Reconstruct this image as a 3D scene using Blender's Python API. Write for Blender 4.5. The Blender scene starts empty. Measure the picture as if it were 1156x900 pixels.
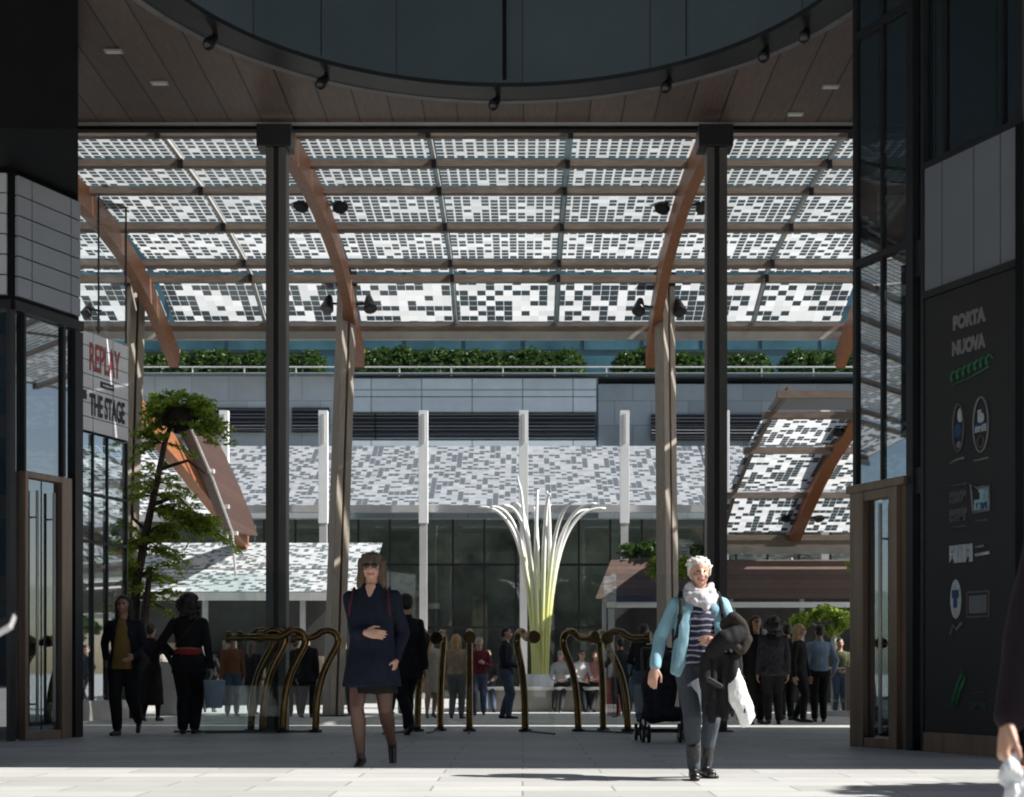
import bpy, bmesh, math, random
from mathutils import Vector, Matrix, kdtree
from mathutils import noise as mnoise
random.seed(7)
S = bpy.context.scene
C = S.collection
R = math.radians
V = Vector
# ------------------------------------------------------------------ camera frame
F, CX, CY, CAMZ = 1605.0, 590.0, 757.0, 0.78
def P(px, py, Y):
    return V(((px-CX)/F*Y, Y, CAMZ+(CY-py)/F*Y))
def X(px, Y): return (px-CX)/F*Y
def Z(py, Y): return CAMZ+(CY-py)/F*Y
def gz(y): return -0.0157*(min(max(y, 18.0), 32.0)-18.0)

# ------------------------------------------------------------------ object helpers
LOC = {}
def tag(o, label=None, cat=None, group=None, kind=None):
    if label: o['label'] = label
    if cat: o['category'] = cat
    if group: o['group'] = group
    if kind: o['kind'] = kind
    return o
def empty(name, loc, label=None, cat=None, group=None, rz=0.0):
    o = bpy.data.objects.new(name, None); C.objects.link(o)
    o.location = loc; o.rotation_euler = (0, 0, rz); o.empty_display_size = .2
    LOC[o.name] = V(loc)
    return tag(o, label, cat, group)
def link(name, me, mats, parent=None, smooth=False):
    o = bpy.data.objects.new(name, me); C.objects.link(o)
    for m in (mats if isinstance(mats, (list, tuple)) else [mats]): me.materials.append(m)
    if smooth:
        for p in me.polygons: p.use_smooth = True
    if parent:
        o.parent = parent; LOC[o.name] = LOC.get(parent.name, V((0, 0, 0)))
    else: LOC[o.name] = V((0, 0, 0))
    return o
def copy_tree(o, parent=None):
    c = o.copy(); C.objects.link(c)
    if parent: c.parent = parent
    for ch in list(o.children): copy_tree(ch, c)
    return c

def spline(p0, p1, p2, n=12): return [p0*(1-t)**2+p1*2*t*(1-t)+p2*t*t for t in [i/n for i in range(n+1)]]
class MB:
    """collects shapes given in WORLD coordinates, links them as one mesh object"""
    def __init__(s): s.v = []; s.f = []; s.uv = {}
    def add(s, vs, fs):
        b = len(s.v); s.v += [V(p) for p in vs]; s.f += [[i+b for i in f] for f in fs]; return b
    def box(s, x0, x1, y0, y1, z0, z1):
        s.add([(x0,y0,z0),(x1,y0,z0),(x1,y1,z0),(x0,y1,z0),(x0,y0,z1),(x1,y0,z1),(x1,y1,z1),(x0,y1,z1)],
              [(0,3,2,1),(4,5,6,7),(0,1,5,4),(1,2,6,5),(2,3,7,6),(3,0,4,7)]); return s
    def fbox(s, fr, u0, u1, z0, z1, w0, w1):
        """box in a wall frame: u along, z up, w outward"""
        o, d, n = fr
        def q(u, w, z): return (o[0]+d[0]*u+n[0]*w, o[1]+d[1]*u+n[1]*w, z)
        vs = [q(u0,w0,z0),q(u1,w0,z0),q(u1,w1,z0),q(u0,w1,z0),q(u0,w0,z1),q(u1,w0,z1),q(u1,w1,z1),q(u0,w1,z1)]
        s.add(vs, [(0,3,2,1),(4,5,6,7),(0,1,5,4),(1,2,6,5),(2,3,7,6),(3,0,4,7)]); return s
    def bar(s, a, b, w, h, up=V((0,0,1))):
        a, b = V(a), V(b); d = (b-a).normalized(); sx = d.cross(up)
        if sx.length < 1e-4: sx = V((1,0,0))
        sx.normalize(); uz = sx.cross(d)
        vs = []
        for p in (a, b):
            for i, j in ((-1,-1),(1,-1),(1,1),(-1,1)): vs.append(p+sx*(w/2*i)+uz*(h/2*j))
        s.add(vs, [(0,1,2,3),(7,6,5,4),(0,4,5,1),(1,5,6,2),(2,6,7,3),(3,7,4,0)]); return s
    def tube(s, pts, rad, n=10, cap=True):
        pts = [V(p) for p in pts]; m = len(pts)
        rr = rad if isinstance(rad, (list, tuple)) else [rad]*m
        prev = None; vs = []
        for i, p in enumerate(pts):
            t = (pts[min(i+1, m-1)]-pts[max(i-1, 0)]).normalized()
            if prev is None:
                a = t.cross(V((0,0,1)));
                if a.length < .05: a = t.cross(V((0,1,0)))
            else: a = prev - t*prev.dot(t)
            a.normalize(); prev = a; b = t.cross(a)
            for k in range(n):
                an = 2*math.pi*k/n; vs.append(p+(a*math.cos(an)+b*math.sin(an))*rr[i])
        fs = []
        for i in range(m-1):
            for k in range(n): fs.append((i*n+k, i*n+(k+1)%n, (i+1)*n+(k+1)%n, (i+1)*n+k))
        if cap: fs += [tuple(range(n-1, -1, -1)), tuple((m-1)*n+k for k in range(n))]
        s.add(vs, fs); return s
    def sphere(s, c, r, n=12, m=8):
        c = V(c); r = r if isinstance(r, (tuple, list)) else (r, r, r); vs = [c+V((0,0,r[2]))]
        for i in range(1, m):
            a = math.pi*i/m
            for k in range(n):
                b = 2*math.pi*k/n; vs.append(c+V((r[0]*math.sin(a)*math.cos(b), r[1]*math.sin(a)*math.sin(b), r[2]*math.cos(a))))
        vs.append(c-V((0,0,r[2]))); fs = []
        for k in range(n): fs.append((0, 1+k, 1+(k+1)%n))
        for i in range(m-2):
            for k in range(n): fs.append((1+i*n+k, 1+(i+1)*n+k, 1+(i+1)*n+(k+1)%n, 1+i*n+(k+1)%n))
        L = len(vs)-1; bb = 1+(m-2)*n
        for k in range(n): fs.append((bb+k, L, bb+(k+1)%n))
        s.add(vs, fs); return s
    def prism(s, poly, vec):
        n = len(poly); vec = V(vec); vs = [V(p) for p in poly]+[V(p)+vec for p in poly]
        s.add(vs, [tuple(range(n-1,-1,-1)), tuple(range(n, 2*n))]+[(i,(i+1)%n,n+(i+1)%n,n+i) for i in range(n)]); return s
    def quad(s, *p): s.add(p, [tuple(range(len(p)))]); return s
    def build(s, name, mat, parent=None, smooth=False, bevel=0.0, fixn=True):
        off = LOC.get(parent.name, V((0,0,0))) if parent else V((0,0,0))
        me = bpy.data.meshes.new(name)
        me.from_pydata([tuple(p-off) for p in s.v], [], s.f)
        if bevel or fixn:
            bm = bmesh.new(); bm.from_mesh(me)
            if bevel: bmesh.ops.bevel(bm, geom=[e for e in bm.edges if len(e.link_faces) == 2 and e.calc_face_angle(0) > .6], offset=bevel, segments=2, affect='EDGES', profile=.6)
            if fixn: bmesh.ops.recalc_face_normals(bm, faces=bm.faces)
            bm.to_mesh(me); bm.free()
        me.update()
        return link(name, me, mat, parent, smooth)

# ------------------------------------------------------------------ materials
def nd(nt, t, **kw):
    n = nt.nodes.new(t)
    for k, v in kw.items(): setattr(n, k, v)
    return n
def base(name):
    m = bpy.data.materials.new(name); m.use_nodes = True; nt = m.node_tree
    return m, nt, nt.nodes['Principled BSDF']
def val(nt, op, a, b=None, c=None):
    n = nd(nt, 'ShaderNodeMath', operation=op)
    for i, x in enumerate((a, b, c)):
        if x is None: continue
        if isinstance(x, (int, float)): n.inputs[i].default_value = x
        else: nt.links.new(x, n.inputs[i])
    return n.outputs[0]
def mixc(nt, fac, a, b):
    n = nd(nt, 'ShaderNodeMix', data_type='RGBA')
    for i, x in ((0, fac), (6, a), (7, b)):
        if isinstance(x, (int, float)): n.inputs[i].default_value = x
        elif isinstance(x, (tuple, list)): n.inputs[i].default_value = (*x[:3], 1)
        else: nt.links.new(x, n.inputs[i])
    return n.outputs[2]
def coords(nt, kind='Object', scale=(1,1,1)):
    t = nd(nt, 'ShaderNodeTexCoord'); mp = nd(nt, 'ShaderNodeMapping'); mp.inputs['Scale'].default_value = scale
    nt.links.new(t.outputs[kind], mp.inputs[0]); return mp.outputs[0]
def noise(nt, vec, scale, detail=4, rough=.6):
    n = nd(nt, 'ShaderNodeTexNoise'); n.inputs['Scale'].default_value = scale; n.inputs['Detail'].default_value = detail
    n.inputs['Roughness'].default_value = rough; nt.links.new(vec, n.inputs['Vector']); return n.outputs['Fac']
def ramp(nt, fac, a, b):
    n = nd(nt, 'ShaderNodeMapRange'); n.inputs[1].default_value = a; n.inputs[2].default_value = b
    nt.links.new(fac, n.inputs[0]); return n.outputs[0]
def bump(nt, bs, h, strength, dist=.02):
    n = nd(nt, 'ShaderNodeBump'); n.inputs['Strength'].default_value = strength; n.inputs['Distance'].default_value = dist
    nt.links.new(h, n.inputs['Height']); nt.links.new(n.outputs[0], bs.inputs['Normal'])
def M(name, col, rough=.6, metal=0.0, var=.25, nscale=3.0, bmp=.15, bscale=40., stretch=(1,1,1), spec=.5):
    m, nt, bs = base(name)
    v = coords(nt, 'Object', stretch); f = noise(nt, v, nscale)
    f = ramp(nt, f, .3, .7)
    d = tuple(c*(1-var) for c in col); l = tuple(min(1, c*(1+var)) for c in col)
    nt.links.new(mixc(nt, f, d, l), bs.inputs['Base Color'])
    bs.inputs['Roughness'].default_value = rough; bs.inputs['Metallic'].default_value = metal
    bs.inputs['Specular IOR Level'].default_value = spec
    if bmp: bump(nt, bs, noise(nt, v, bscale), bmp, .01)
    return m
def wood(name, c0, c1, plank=.12, axis=0, grain=(1,1,1), rough=.5):
    """planks counted along `axis` (None = plain timber) with grain and dark joints"""
    m, nt, bs = base(name)
    v = coords(nt, 'Object', grain); g = ramp(nt, noise(nt, v, 6, 6, .65), .3, .7)
    col = mixc(nt, g, c0, c1)
    if axis is not None:
        t = nd(nt, 'ShaderNodeTexCoord'); sp = nd(nt, 'ShaderNodeSeparateXYZ'); nt.links.new(t.outputs['Object'], sp.inputs[0])
        q = val(nt, 'DIVIDE', sp.outputs[axis], plank)
        wn = nd(nt, 'ShaderNodeTexWhiteNoise', noise_dimensions='1D'); nt.links.new(val(nt, 'FLOOR', q), wn.inputs['W'])
        hs = nd(nt, 'ShaderNodeHueSaturation'); nt.links.new(col, hs.inputs['Color'])
        nt.links.new(val(nt, 'ADD', val(nt, 'MULTIPLY', wn.outputs[0], .35), .82), hs.inputs['Value'])
        fr = val(nt, 'FRACT', q); j = val(nt, 'LESS_THAN', fr, .05)
        col = mixc(nt, j, hs.outputs[0], tuple(c*.15 for c in c0))
    nt.links.new(col, bs.inputs['Base Color']); bs.inputs['Roughness'].default_value = rough
    bump(nt, bs, g, .15, .005)
    return m
def glass(name, tint=(.9,.95,.95), refl=1.0, rough=.0, ior=1.5, body=0.0, bodycol=(.02,.03,.03), coat=0.0):
    m, nt, bs = base(name); nt.nodes.remove(bs); out = nt.nodes['Material Output']
    tr = nd(nt, 'ShaderNodeBsdfTransparent'); tr.inputs[0].default_value = (*tint, 1)
    gl = nd(nt, 'ShaderNodeBsdfGlossy'); gl.inputs['Roughness'].default_value = rough; gl.inputs[0].default_value = (.9,.95,1,1)
    fr = nd(nt, 'ShaderNodeFresnel'); fr.inputs[0].default_value = ior
    inner = tr.outputs[0]
    if body:
        df = nd(nt, 'ShaderNodeBsdfDiffuse'); df.inputs[0].default_value = (*bodycol, 1)
        m2 = nd(nt, 'ShaderNodeMixShader'); m2.inputs[0].default_value = body
        nt.links.new(tr.outputs[0], m2.inputs[1]); nt.links.new(df.outputs[0], m2.inputs[2]); inner = m2.outputs[0]
    ge = nd(nt, 'ShaderNodeNewGeometry'); fac = val(nt, 'MULTIPLY', val(nt, 'MINIMUM', val(nt, 'ADD', val(nt, 'MULTIPLY', fr.outputs[0], refl), coat), .95), val(nt, 'SUBTRACT', 1.0, ge.outputs['Backfacing']))
    mx = nd(nt, 'ShaderNodeMixShader'); nt.links.new(fac, mx.inputs[0])
    nt.links.new(inner, mx.inputs[1]); nt.links.new(gl.outputs[0], mx.inputs[2]); nt.links.new(mx.outputs[0], out.inputs[0])
    return m
def solar(name, dens, cell=.19, gap=.1, seed=0., white=(.8,.82,.83), trans=.52, dark=(.03,.045,.055)):
    """photovoltaic glazing: opaque dark cells, white printed translucent cells, clear gaps"""
    m, nt, bs = base(name); out = nt.nodes['Material Output']
    t = nd(nt, 'ShaderNodeTexCoord'); sp = nd(nt, 'ShaderNodeSeparateXYZ'); nt.links.new(t.outputs['UV'], sp.inputs[0])
    u = val(nt, 'DIVIDE', sp.outputs[0], cell); v = val(nt, 'DIVIDE', sp.outputs[1], cell)
    cb = nd(nt, 'ShaderNodeCombineXYZ'); nt.links.new(val(nt, 'FLOOR', u), cb.inputs[0]); nt.links.new(val(nt, 'FLOOR', v), cb.inputs[1]); cb.inputs[2].default_value = seed
    wn = nd(nt, 'ShaderNodeTexWhiteNoise', noise_dimensions='3D'); nt.links.new(cb.outputs[0], wn.inputs['Vector'])
    isd = val(nt, 'LESS_THAN', wn.outputs['Value'], dens)
    fu = val(nt, 'ABSOLUTE', val(nt, 'SUBTRACT', val(nt, 'FRACT', u), .5)); fv = val(nt, 'ABSOLUTE', val(nt, 'SUBTRACT', val(nt, 'FRACT', v), .5))
    ins = val(nt, 'LESS_THAN', val(nt, 'MAXIMUM', fu, fv), .5-gap)
    fac = val(nt, 'MULTIPLY', isd, ins)
    bs.inputs['Base Color'].default_value = (*dark, 1); bs.inputs['Roughness'].default_value = .25
    wn2 = nd(nt, 'ShaderNodeSeparateColor'); nt.links.new(wn.outputs['Color'], wn2.inputs[0])
    wc = mixc(nt, wn2.outputs[1], tuple(c*.78 for c in white), white)
    di = nd(nt, 'ShaderNodeBsdfDiffuse'); nt.links.new(wc, di.inputs[0])
    tl = nd(nt, 'ShaderNodeBsdfTranslucent'); nt.links.new(mixc(nt, 1.0, (0,0,0), wc), tl.inputs[0])
    mw = nd(nt, 'ShaderNodeMixShader'); mw.inputs[0].default_value = trans
    nt.links.new(di.outputs[0], mw.inputs[1]); nt.links.new(tl.outputs[0], mw.inputs[2])
    mx = nd(nt, 'ShaderNodeMixShader'); nt.links.new(fac, mx.inputs[0]); nt.links.new(mw.outputs[0], mx.inputs[1])
    td = nd(nt, 'ShaderNodeBsdfTranslucent'); td.inputs[0].default_value = (.16,.23,.27,1); md = nd(nt, 'ShaderNodeMixShader'); md.inputs[0].default_value = .1
    nt.links.new(bs.outputs[0], md.inputs[1]); nt.links.new(td.outputs[0], md.inputs[2]); nt.links.new(md.outputs[0], mx.inputs[2])
    nt.links.new(mx.outputs[0], out.inputs[0])
    return m
def leafmat(name, c0, c1, tr=.35):
    m, nt, bs = base(name); out = nt.nodes['Material Output']
    g = nd(nt, 'ShaderNodeNewGeometry'); col = mixc(nt, g.outputs['Random Per Island'], c0, c1)
    nt.links.new(col, bs.inputs['Base Color']); bs.inputs['Roughness'].default_value = .5
    tl = nd(nt, 'ShaderNodeBsdfTranslucent'); nt.links.new(col, tl.inputs[0])
    mx = nd(nt, 'ShaderNodeMixShader'); mx.inputs[0].default_value = tr
    nt.links.new(bs.outputs[0], mx.inputs[1]); nt.links.new(tl.outputs[0], mx.inputs[2]); nt.links.new(mx.outputs[0], out.inputs[0])
    return m
def tiles(name, col, joint, su, sv, w=.03, rough=.5, var=.12, axes=(0,2), bmp=.0, stagger=.5, metal=0., spec=.5):
    m, nt, bs = base(name)
    t = nd(nt, 'ShaderNodeTexCoord'); sp = nd(nt, 'ShaderNodeSeparateXYZ'); nt.links.new(t.outputs['Object'], sp.inputs[0])
    v = val(nt, 'DIVIDE', sp.outputs[axes[1]], sv)
    u = val(nt, 'ADD', val(nt, 'DIVIDE', sp.outputs[axes[0]], su), val(nt, 'MULTIPLY', val(nt, 'FLOOR', v), stagger))
    cb = nd(nt, 'ShaderNodeCombineXYZ'); nt.links.new(val(nt, 'FLOOR', u), cb.inputs[0]); nt.links.new(val(nt, 'FLOOR', v), cb.inputs[1])
    wn = nd(nt, 'ShaderNodeTexWhiteNoise', noise_dimensions='3D'); nt.links.new(cb.outputs[0], wn.inputs['Vector'])
    c = mixc(nt, wn.outputs['Value'], tuple(x*(1-var) for x in col), tuple(min(1, x*(1+var)) for x in col))
    st = ramp(nt, val(nt, 'ADD', val(nt, 'MULTIPLY', noise(nt, coords(nt), 1.3, 6, .7), .65), val(nt, 'MULTIPLY', noise(nt, coords(nt), 90, 2, .7), .35)), .3, .7)
    hs = nd(nt, 'ShaderNodeHueSaturation'); nt.links.new(c, hs.inputs['Color']); nt.links.new(val(nt, 'ADD', val(nt, 'MULTIPLY', st, .24), .88), hs.inputs['Value'])
    fu = val(nt, 'MULTIPLY', val(nt, 'SUBTRACT', .5, val(nt, 'ABSOLUTE', val(nt, 'SUBTRACT', val(nt, 'FRACT', u), .5))), su)
    fv = val(nt, 'MULTIPLY', val(nt, 'SUBTRACT', .5, val(nt, 'ABSOLUTE', val(nt, 'SUBTRACT', val(nt, 'FRACT', v), .5))), sv)
    j = val(nt, 'LESS_THAN', val(nt, 'MINIMUM', fu, fv), w/2)
    nt.links.new(mixc(nt, j, hs.outputs[0], joint), bs.inputs['Base Color'])
    bs.inputs['Roughness'].default_value = rough; bs.inputs['Metallic'].default_value = metal; bs.inputs['Specular IOR Level'].default_value = spec
    if bmp: bump(nt, bs, noise(nt, coords(nt), 60), bmp, .004)
    return m

m_pave = tiles('granite_paving', (.4,.4,.385), (.2,.2,.195), 1.2, .4, .013, .55, .12, (0,1), .1)
m_soffit = wood('soffit_boards', (.1,.068,.055), (.165,.113,.092), .42, 0, (6,.5,1), .45)
m_black = M('black_cladding', (.006,.0065,.008), .55, 0, .2, 2, .05, 40, (1,1,1), .15)
m_dark = M('dark_metal', (.03,.032,.035), .4, .4, .2, 2, .05)
m_steel = M('grey_steel_paint', (.125,.12,.115), .45, .2, .15, 1.5, .05, 30, (1,1,.3))
m_tile = tiles('white_band_tiles', (.5,.52,.56), (.02,.02,.022), 9, .235, .02, .3, .05, (0,2), 0, 0)
m_bronze = M('brown_bronze_frame', (.25,.185,.145), .38, .55, .2, 2, .05, 50, (4,4,.4))
m_brass = M('dark_bronze_tube', (.22,.14,.06), .2, 1.0, .3, 6, .03)
m_clear = glass('clear_glass', (.95,.97,.97), .55)
m_shopglass = glass('shop_glass', (.75,.82,.84), 1.5, .02, 1.5, .1, coat=.3)
m_dkglass = glass('dark_facade_glass', (.3,.34,.35), 1.4, .015, 1.5, .4, (.015,.02,.022), coat=.24)
m_inter = M('dim_interior', (.05,.05,.05), .8, 0, .5, 1.2, 0)
m_board = M('black_hoarding', (.016,.016,.018), .55, 0, .12, 2, .04)
m_panel = tiles('grey_fascia_panels', (.2,.215,.24), (.06,.06,.07), .55, 50, .014, .45, .06, (1,2), 0, 0)
m_glulam = wood('glulam_timber', (.19,.068,.025), (.32,.125,.05), None, None, (3,.6,6), .45)
m_purlin = wood('weathered_purlin', (.12,.09,.07), (.22,.175,.14), None, None, (.5,4,4), .6)
m_rafter = M('rafter_paint', (.42,.4,.37), .5, .1, .15, 2, .05)
m_col = wood('weathered_column', (.22,.185,.15), (.36,.31,.26), None, None, (5,5,.4), .55)
m_white = M('white_painted_steel', (.78,.79,.78), .4, 0, .05, 2, .03)
m_lgrey = M('pale_grey_metal', (.5,.5,.49), .45, .2, .1, 2, .03)
m_conc = M('pale_stone', (.5,.48,.45), .7, 0, .12, 3, .15)
m_facl = tiles('pale_blue_cladding', (.72,.82,.87), (.3,.36,.4), 2.05, 1.55, .05, .35, .06, (0,2), 0, 0)
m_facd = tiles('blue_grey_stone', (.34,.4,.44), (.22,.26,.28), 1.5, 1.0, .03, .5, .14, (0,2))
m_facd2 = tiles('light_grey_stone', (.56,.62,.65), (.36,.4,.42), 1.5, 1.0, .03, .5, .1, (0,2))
m_louv = tiles('louvre_slats', (.2,.21,.23), (.012,.012,.014), 6, .16, .07, .5, .1, (0,2), 0, 0)
m_tower = tiles('blue_tower_glass', (.07,.15,.19), (.25,.32,.35), 1.6, 1.7, .09, .12, .3, (0,2), 0, 0, 0., .8)
m_leaf = leafmat('hedge_leaves', (.022,.055,.012), (.07,.13,.03), .3)
m_leafb = leafmat('bright_leaves', (.13,.21,.03), (.38,.5,.09), .55)
m_leafd = leafmat('dark_leaves', (.02,.04,.012), (.07,.11,.03))
m_bark = M('bark', (.06,.045,.035), .9, 0, .4, 6, .6, 20)
m_dbrown = M('dark_brown_matte', (.025,.018,.014), .95, 0, .4, 8, .6, 20)
m_awn = wood('brown_awning_boards', (.062,.036,.027), (.115,.07,.054), .14, 2, (.5,3,6), .55)
m_lamp = M('black_lamp', (.012,.012,.013), .35, .2, .1, 2, 0)
m_gab = wood('shaded_gable_boards', (.04,.02,.015), (.08,.042,.032), .14, 2, (.5,3,6), .55)  # darker copy of the awning boards, with the gable's shade put into the colour
m_drum = tiles('oculus_cladding', (.08,.107,.127), (.05,.06,.07), 1.5, 60, .02, .3, .1, (0,2), 0, 0)
m_yel = M('yellow_paint', (.6,.62,.25), .45, 0, .1, 3, .03)
m_red = M('red_plastic', (.5,.05,.03), .4, 0, .1)
m_rubber = M('black_rubber', (.015,.015,.015), .7, 0, .1)
PV = [solar('solar_glass_a', .97, .168, .14, 1, (.62,.65,.66), .42), solar('solar_glass_b', .9, .168, .12, 2, (.62,.65,.66), .42), solar('solar_glass_c', .8, .168, .1, 3, (.66,.69,.7), .44),
      solar('solar_glass_d', .7, .168, .1, 4, (.74,.77,.78), .48), solar('solar_glass_e', .6, .19, .06, 5), solar('solar_glass_f', .5, .19, .03, 6, (.78,.8,.81), .5)]
m_pvfar = solar('solar_glass_far', .45, .21, .04, 8, (.34,.36,.385), .2, (.085,.1,.115))
m_pvlow = solar('solar_glass_low', .4, .16, .04, 9, (.5,.52,.53), .2, (.1,.115,.12))

def roof_sheet(name, mat, prof, x0, x1, parent, thick=0.0):
    """sheet swept along x through the (y,z) profile, UVs in metres"""
    off = LOC.get(parent.name, V((0,0,0))) if parent else V((0,0,0))
    vs, uvs, fs = [], [], []; L = 0
    for i, (y, z) in enumerate(prof):
        if i: L += math.hypot(y-prof[i-1][0], z-prof[i-1][1])
        vs += [V((x0,y,z))-off, V((x1,y,z))-off]; uvs += [(x0+50, L+10+prof[0][0]), (x1+50, L+10+prof[0][0])]
    for i in range(len(prof)-1): fs.append((2*i, 2*i+1, 2*i+3, 2*i+2))
    me = bpy.data.meshes.new(name); me.from_pydata([tuple(v) for v in vs], [], fs); ul = me.uv_layers.new(name='UVMap')
    for p in me.polygons:
        for li in p.loop_indices: ul.data[li].uv = uvs[me.loops[li].vertex_index]
    return link(name, me, mat, parent)
def leaves(name, mat, blobs, n, size, parent, shell=.5):
    """many small leaf faces spread through ellipsoid volumes (world centre, radii)"""
    off = LOC.get(parent.name, V((0,0,0))) if parent else V((0,0,0))
    vs, fs = [], []; tot = sum(b[1][0]*b[1][1]*b[1][2] for b in blobs)
    for c, r in blobs:
        k = max(12, int(n*r[0]*r[1]*r[2]/tot))
        for _ in range(k):
            d = V((random.gauss(0,1), random.gauss(0,1), random.gauss(0,1))).normalized()*(random.random()**shell)
            p = V(c)+V((d.x*r[0], d.y*r[1], d.z*r[2]))-off
            p += V((1,1,1))*0.12*max(r)*mnoise.noise(p*3)
            a = V((random.gauss(0,1), random.gauss(0,1), random.gauss(0,.6))).normalized(); b = a.cross(V((random.random(), random.random(), random.random()))).normalized()
            s = size*random.uniform(.6, 1.3); bb = len(vs)
            vs += [p-a*s, p+b*s*.45, p+a*s, p-b*s*.45+a.cross(b)*s*.2]; fs.append((bb, bb+1, bb+2, bb+3))
    me = bpy.data.meshes.new(name); me.from_pydata([tuple(v) for v in vs], [], fs)
    return link(name, me, mat, parent)
def text(txt, size, mat, parent, fr, u, z, w=.012, name='lettering', sx=1.0, shear=0., align='LEFT', bold=0.):
    cu = bpy.data.curves.new('t', 'FONT'); cu.body = txt; cu.size = size; cu.extrude = .004; cu.align_x = align; cu.shear = shear; cu.offset = bold
    ob = bpy.data.objects.new('t', cu); C.objects.link(ob); dg = bpy.context.evaluated_depsgraph_get()
    me = bpy.data.meshes.new_from_object(ob.evaluated_get(dg)); bpy.data.objects.remove(ob); bpy.data.curves.remove(cu)
    o, d, n = fr; off = LOC.get(parent.name, V((0,0,0)))
    for v in me.vertices:
        x, y, zz = v.co; x *= sx
        v.co = V((o[0]+d[0]*(u+x)+n[0]*(w+zz), o[1]+d[1]*(u+x)+n[1]*(w+zz), z+y))-off
    me.materials.clear()
    return link(name, me, mat, parent)
def wall_uv(fr, px, py):
    """wall-frame coordinates of the photo point px,py on the wall"""
    o, d, n = fr; k = (px-CX)/F
    u = (k*o[1]-o[0])/(d[0]-k*d[1]); y = o[1]+d[1]*u
    return u, Z(py, y)

# ================================================================== GROUND
def ground():
    xs = [-300,-40,-12,12,40,300]; ys = [-80,0,18,22,26,32,80,420]
    vs = [(x,y,gz(y)) for y in ys for x in xs]; n = len(xs); fs = []
    for j in range(len(ys)-1):
        for i in range(n-1): fs.append((j*n+i, j*n+i+1, (j+1)*n+i+1, (j+1)*n+i))
    me = bpy.data.meshes.new('ground'); me.from_pydata(vs, [], fs)
    tag(link('ground', me, m_pave), kind='structure')
ground()

# ================================================================== OVERHEAD BUILDING (soffit with round opening)
CO, RO, RI, ZC, YB = (-.2, 13.5), 4.1, 3.65, 7.85, 18.4
def yfront(x): return 10.35-.03*x
over = empty('overhead_building', (0, 14.3, 0), 'dark building overhead whose board-lined underside has a big round opening', 'building')
def plate(name, z0, z1, mat, rad):
    mb = MB(); n = 150; x0, x1 = -14.0, 17.0
    xs = sorted(set([x0+(x1-x0)*i/n for i in range(n+1)]+[CO[0]-rad, CO[0]+rad]+[CO[0]+rad*math.sin(a*math.pi/60-math.pi/2) for a in range(61)]))
    def hh(x):
        d = rad*rad-(x-CO[0])**2; return math.sqrt(d) if d > 0 else 0.0
    for a, b in zip(xs[:-1], xs[1:]):
        if b-a < 1e-5: continue
        inside = abs((a+b)/2-CO[0]) < rad
        spans = []
        if inside:
            spans.append((CO[1]+hh(a), CO[1]+hh(b), YB, YB))
            fa, fb = CO[1]-hh(a), CO[1]-hh(b)
            if fa > yfront(a)+.01 and fb > yfront(b)+.01: spans.append((yfront(a), yfront(b), fa, fb))
        else: spans.append((yfront(a), yfront(b), YB, YB))
        for ya, yb, ya2, yb2 in spans:
            mb.quad((a,ya,z0),(a,ya2,z0),(b,yb2,z0),(b,yb,z0))
    return mb.build(name, mat, over, fixn=False)
plate('soffit', ZC, 0, m_soffit, RO)
plate('roof', 20.0, 0, m_black, RI)
# rim: trough ring inside the opening, pale outer bead, drum wall above it
def arc(r):
    out = []
    for i in range(241):
        a = -math.pi/2+2*math.pi*i/240
        x, y = CO[0]+r*math.cos(a), CO[1]+r*math.sin(a)
        out.append((x, y))
    return [p for p in out if p[1] > yfront(p[0])+.02]
def ring(name, r0, r1, z0, z1, mat):
    mb = MB(); A, B = arc(r0), arc(r1); A.sort(key=lambda p: math.atan2(p[0]-CO[0], p[1]-CO[1])); B.sort(key=lambda p: math.atan2(p[0]-CO[0], p[1]-CO[1]))
    m = min(len(A), len(B)); A = A[(len(A)-m)//2:(len(A)-m)//2+m]; B = B[(len(B)-m)//2:(len(B)-m)//2+m]
    for i in range(m-1):
        a, b, c, d = A[i], A[i+1], B[i+1], B[i]
        for z in (z0, z1): mb.quad((*a,z),(*b,z),(*c,z),(*d,z))
        mb.quad((*a,z0),(*b,z0),(*b,z1),(*a,z1)); mb.quad((*d,z0),(*c,z0),(*c,z1),(*d,z1))
    return mb.build(name, mat, over, smooth=False, fixn=False)
ring('opening_rim', RI+.002, RO-.04, ZC-.03, ZC+.35, m_dark)
ring('rim_bead', RO-.04, RO+.04, ZC-.04, ZC+.02, M('rim_grey', (.16,.16,.16), .5))
mb = MB(); A = arc(RI); A.sort(key=lambda p: math.atan2(p[0]-CO[0], p[1]-CO[1]))
for a, b in zip(A[:-1], A[1:]): mb.quad((*a,ZC+.02),(*b,ZC+.02),(*b,20),(*a,20))
mb.build('drum_wall', m_drum, over, smooth=True, fixn=False)
mb = MB()
for k in range(-2, 3):
    a = k*.62; x, y = CO[0]+(RI-.015)*math.sin(a)-.02, CO[1]+(RI-.015)*math.cos(a)
    mb.tube([(x,y,ZC+.05),(x,y,20)], .005 if k else .022, 6)
mb.build('drum_seam', m_black, over)
mb = MB(); AF = arc(RI); xl = min(p[0] for p in AF if p[1] < CO[1]-1.5) if any(p[1] < CO[1]-1.5 for p in AF) else -3
gap = math.sqrt(RI**2-(CO[1]-10.35)**2)
for x0, x1 in ((-14, CO[0]-gap), (CO[0]+gap, 17)):
    mb.quad((x0,yfront(x0),ZC),(x1,yfront(x1),ZC),(x1,yfront(x1),20),(x0,yfront(x0),20))
mb.quad((-14,yfront(-14),ZC),(-14,YB,ZC),(-14,YB,20),(-14,yfront(-14),20)); mb.quad((17,yfront(17),ZC),(17,YB,ZC),(17,YB,20),(17,yfront(17),20))
mb.box(-14,17,YB,YB+.25,ZC+.06,20)
mb.build('facade_wall', m_black, over, fixn=False)
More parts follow.
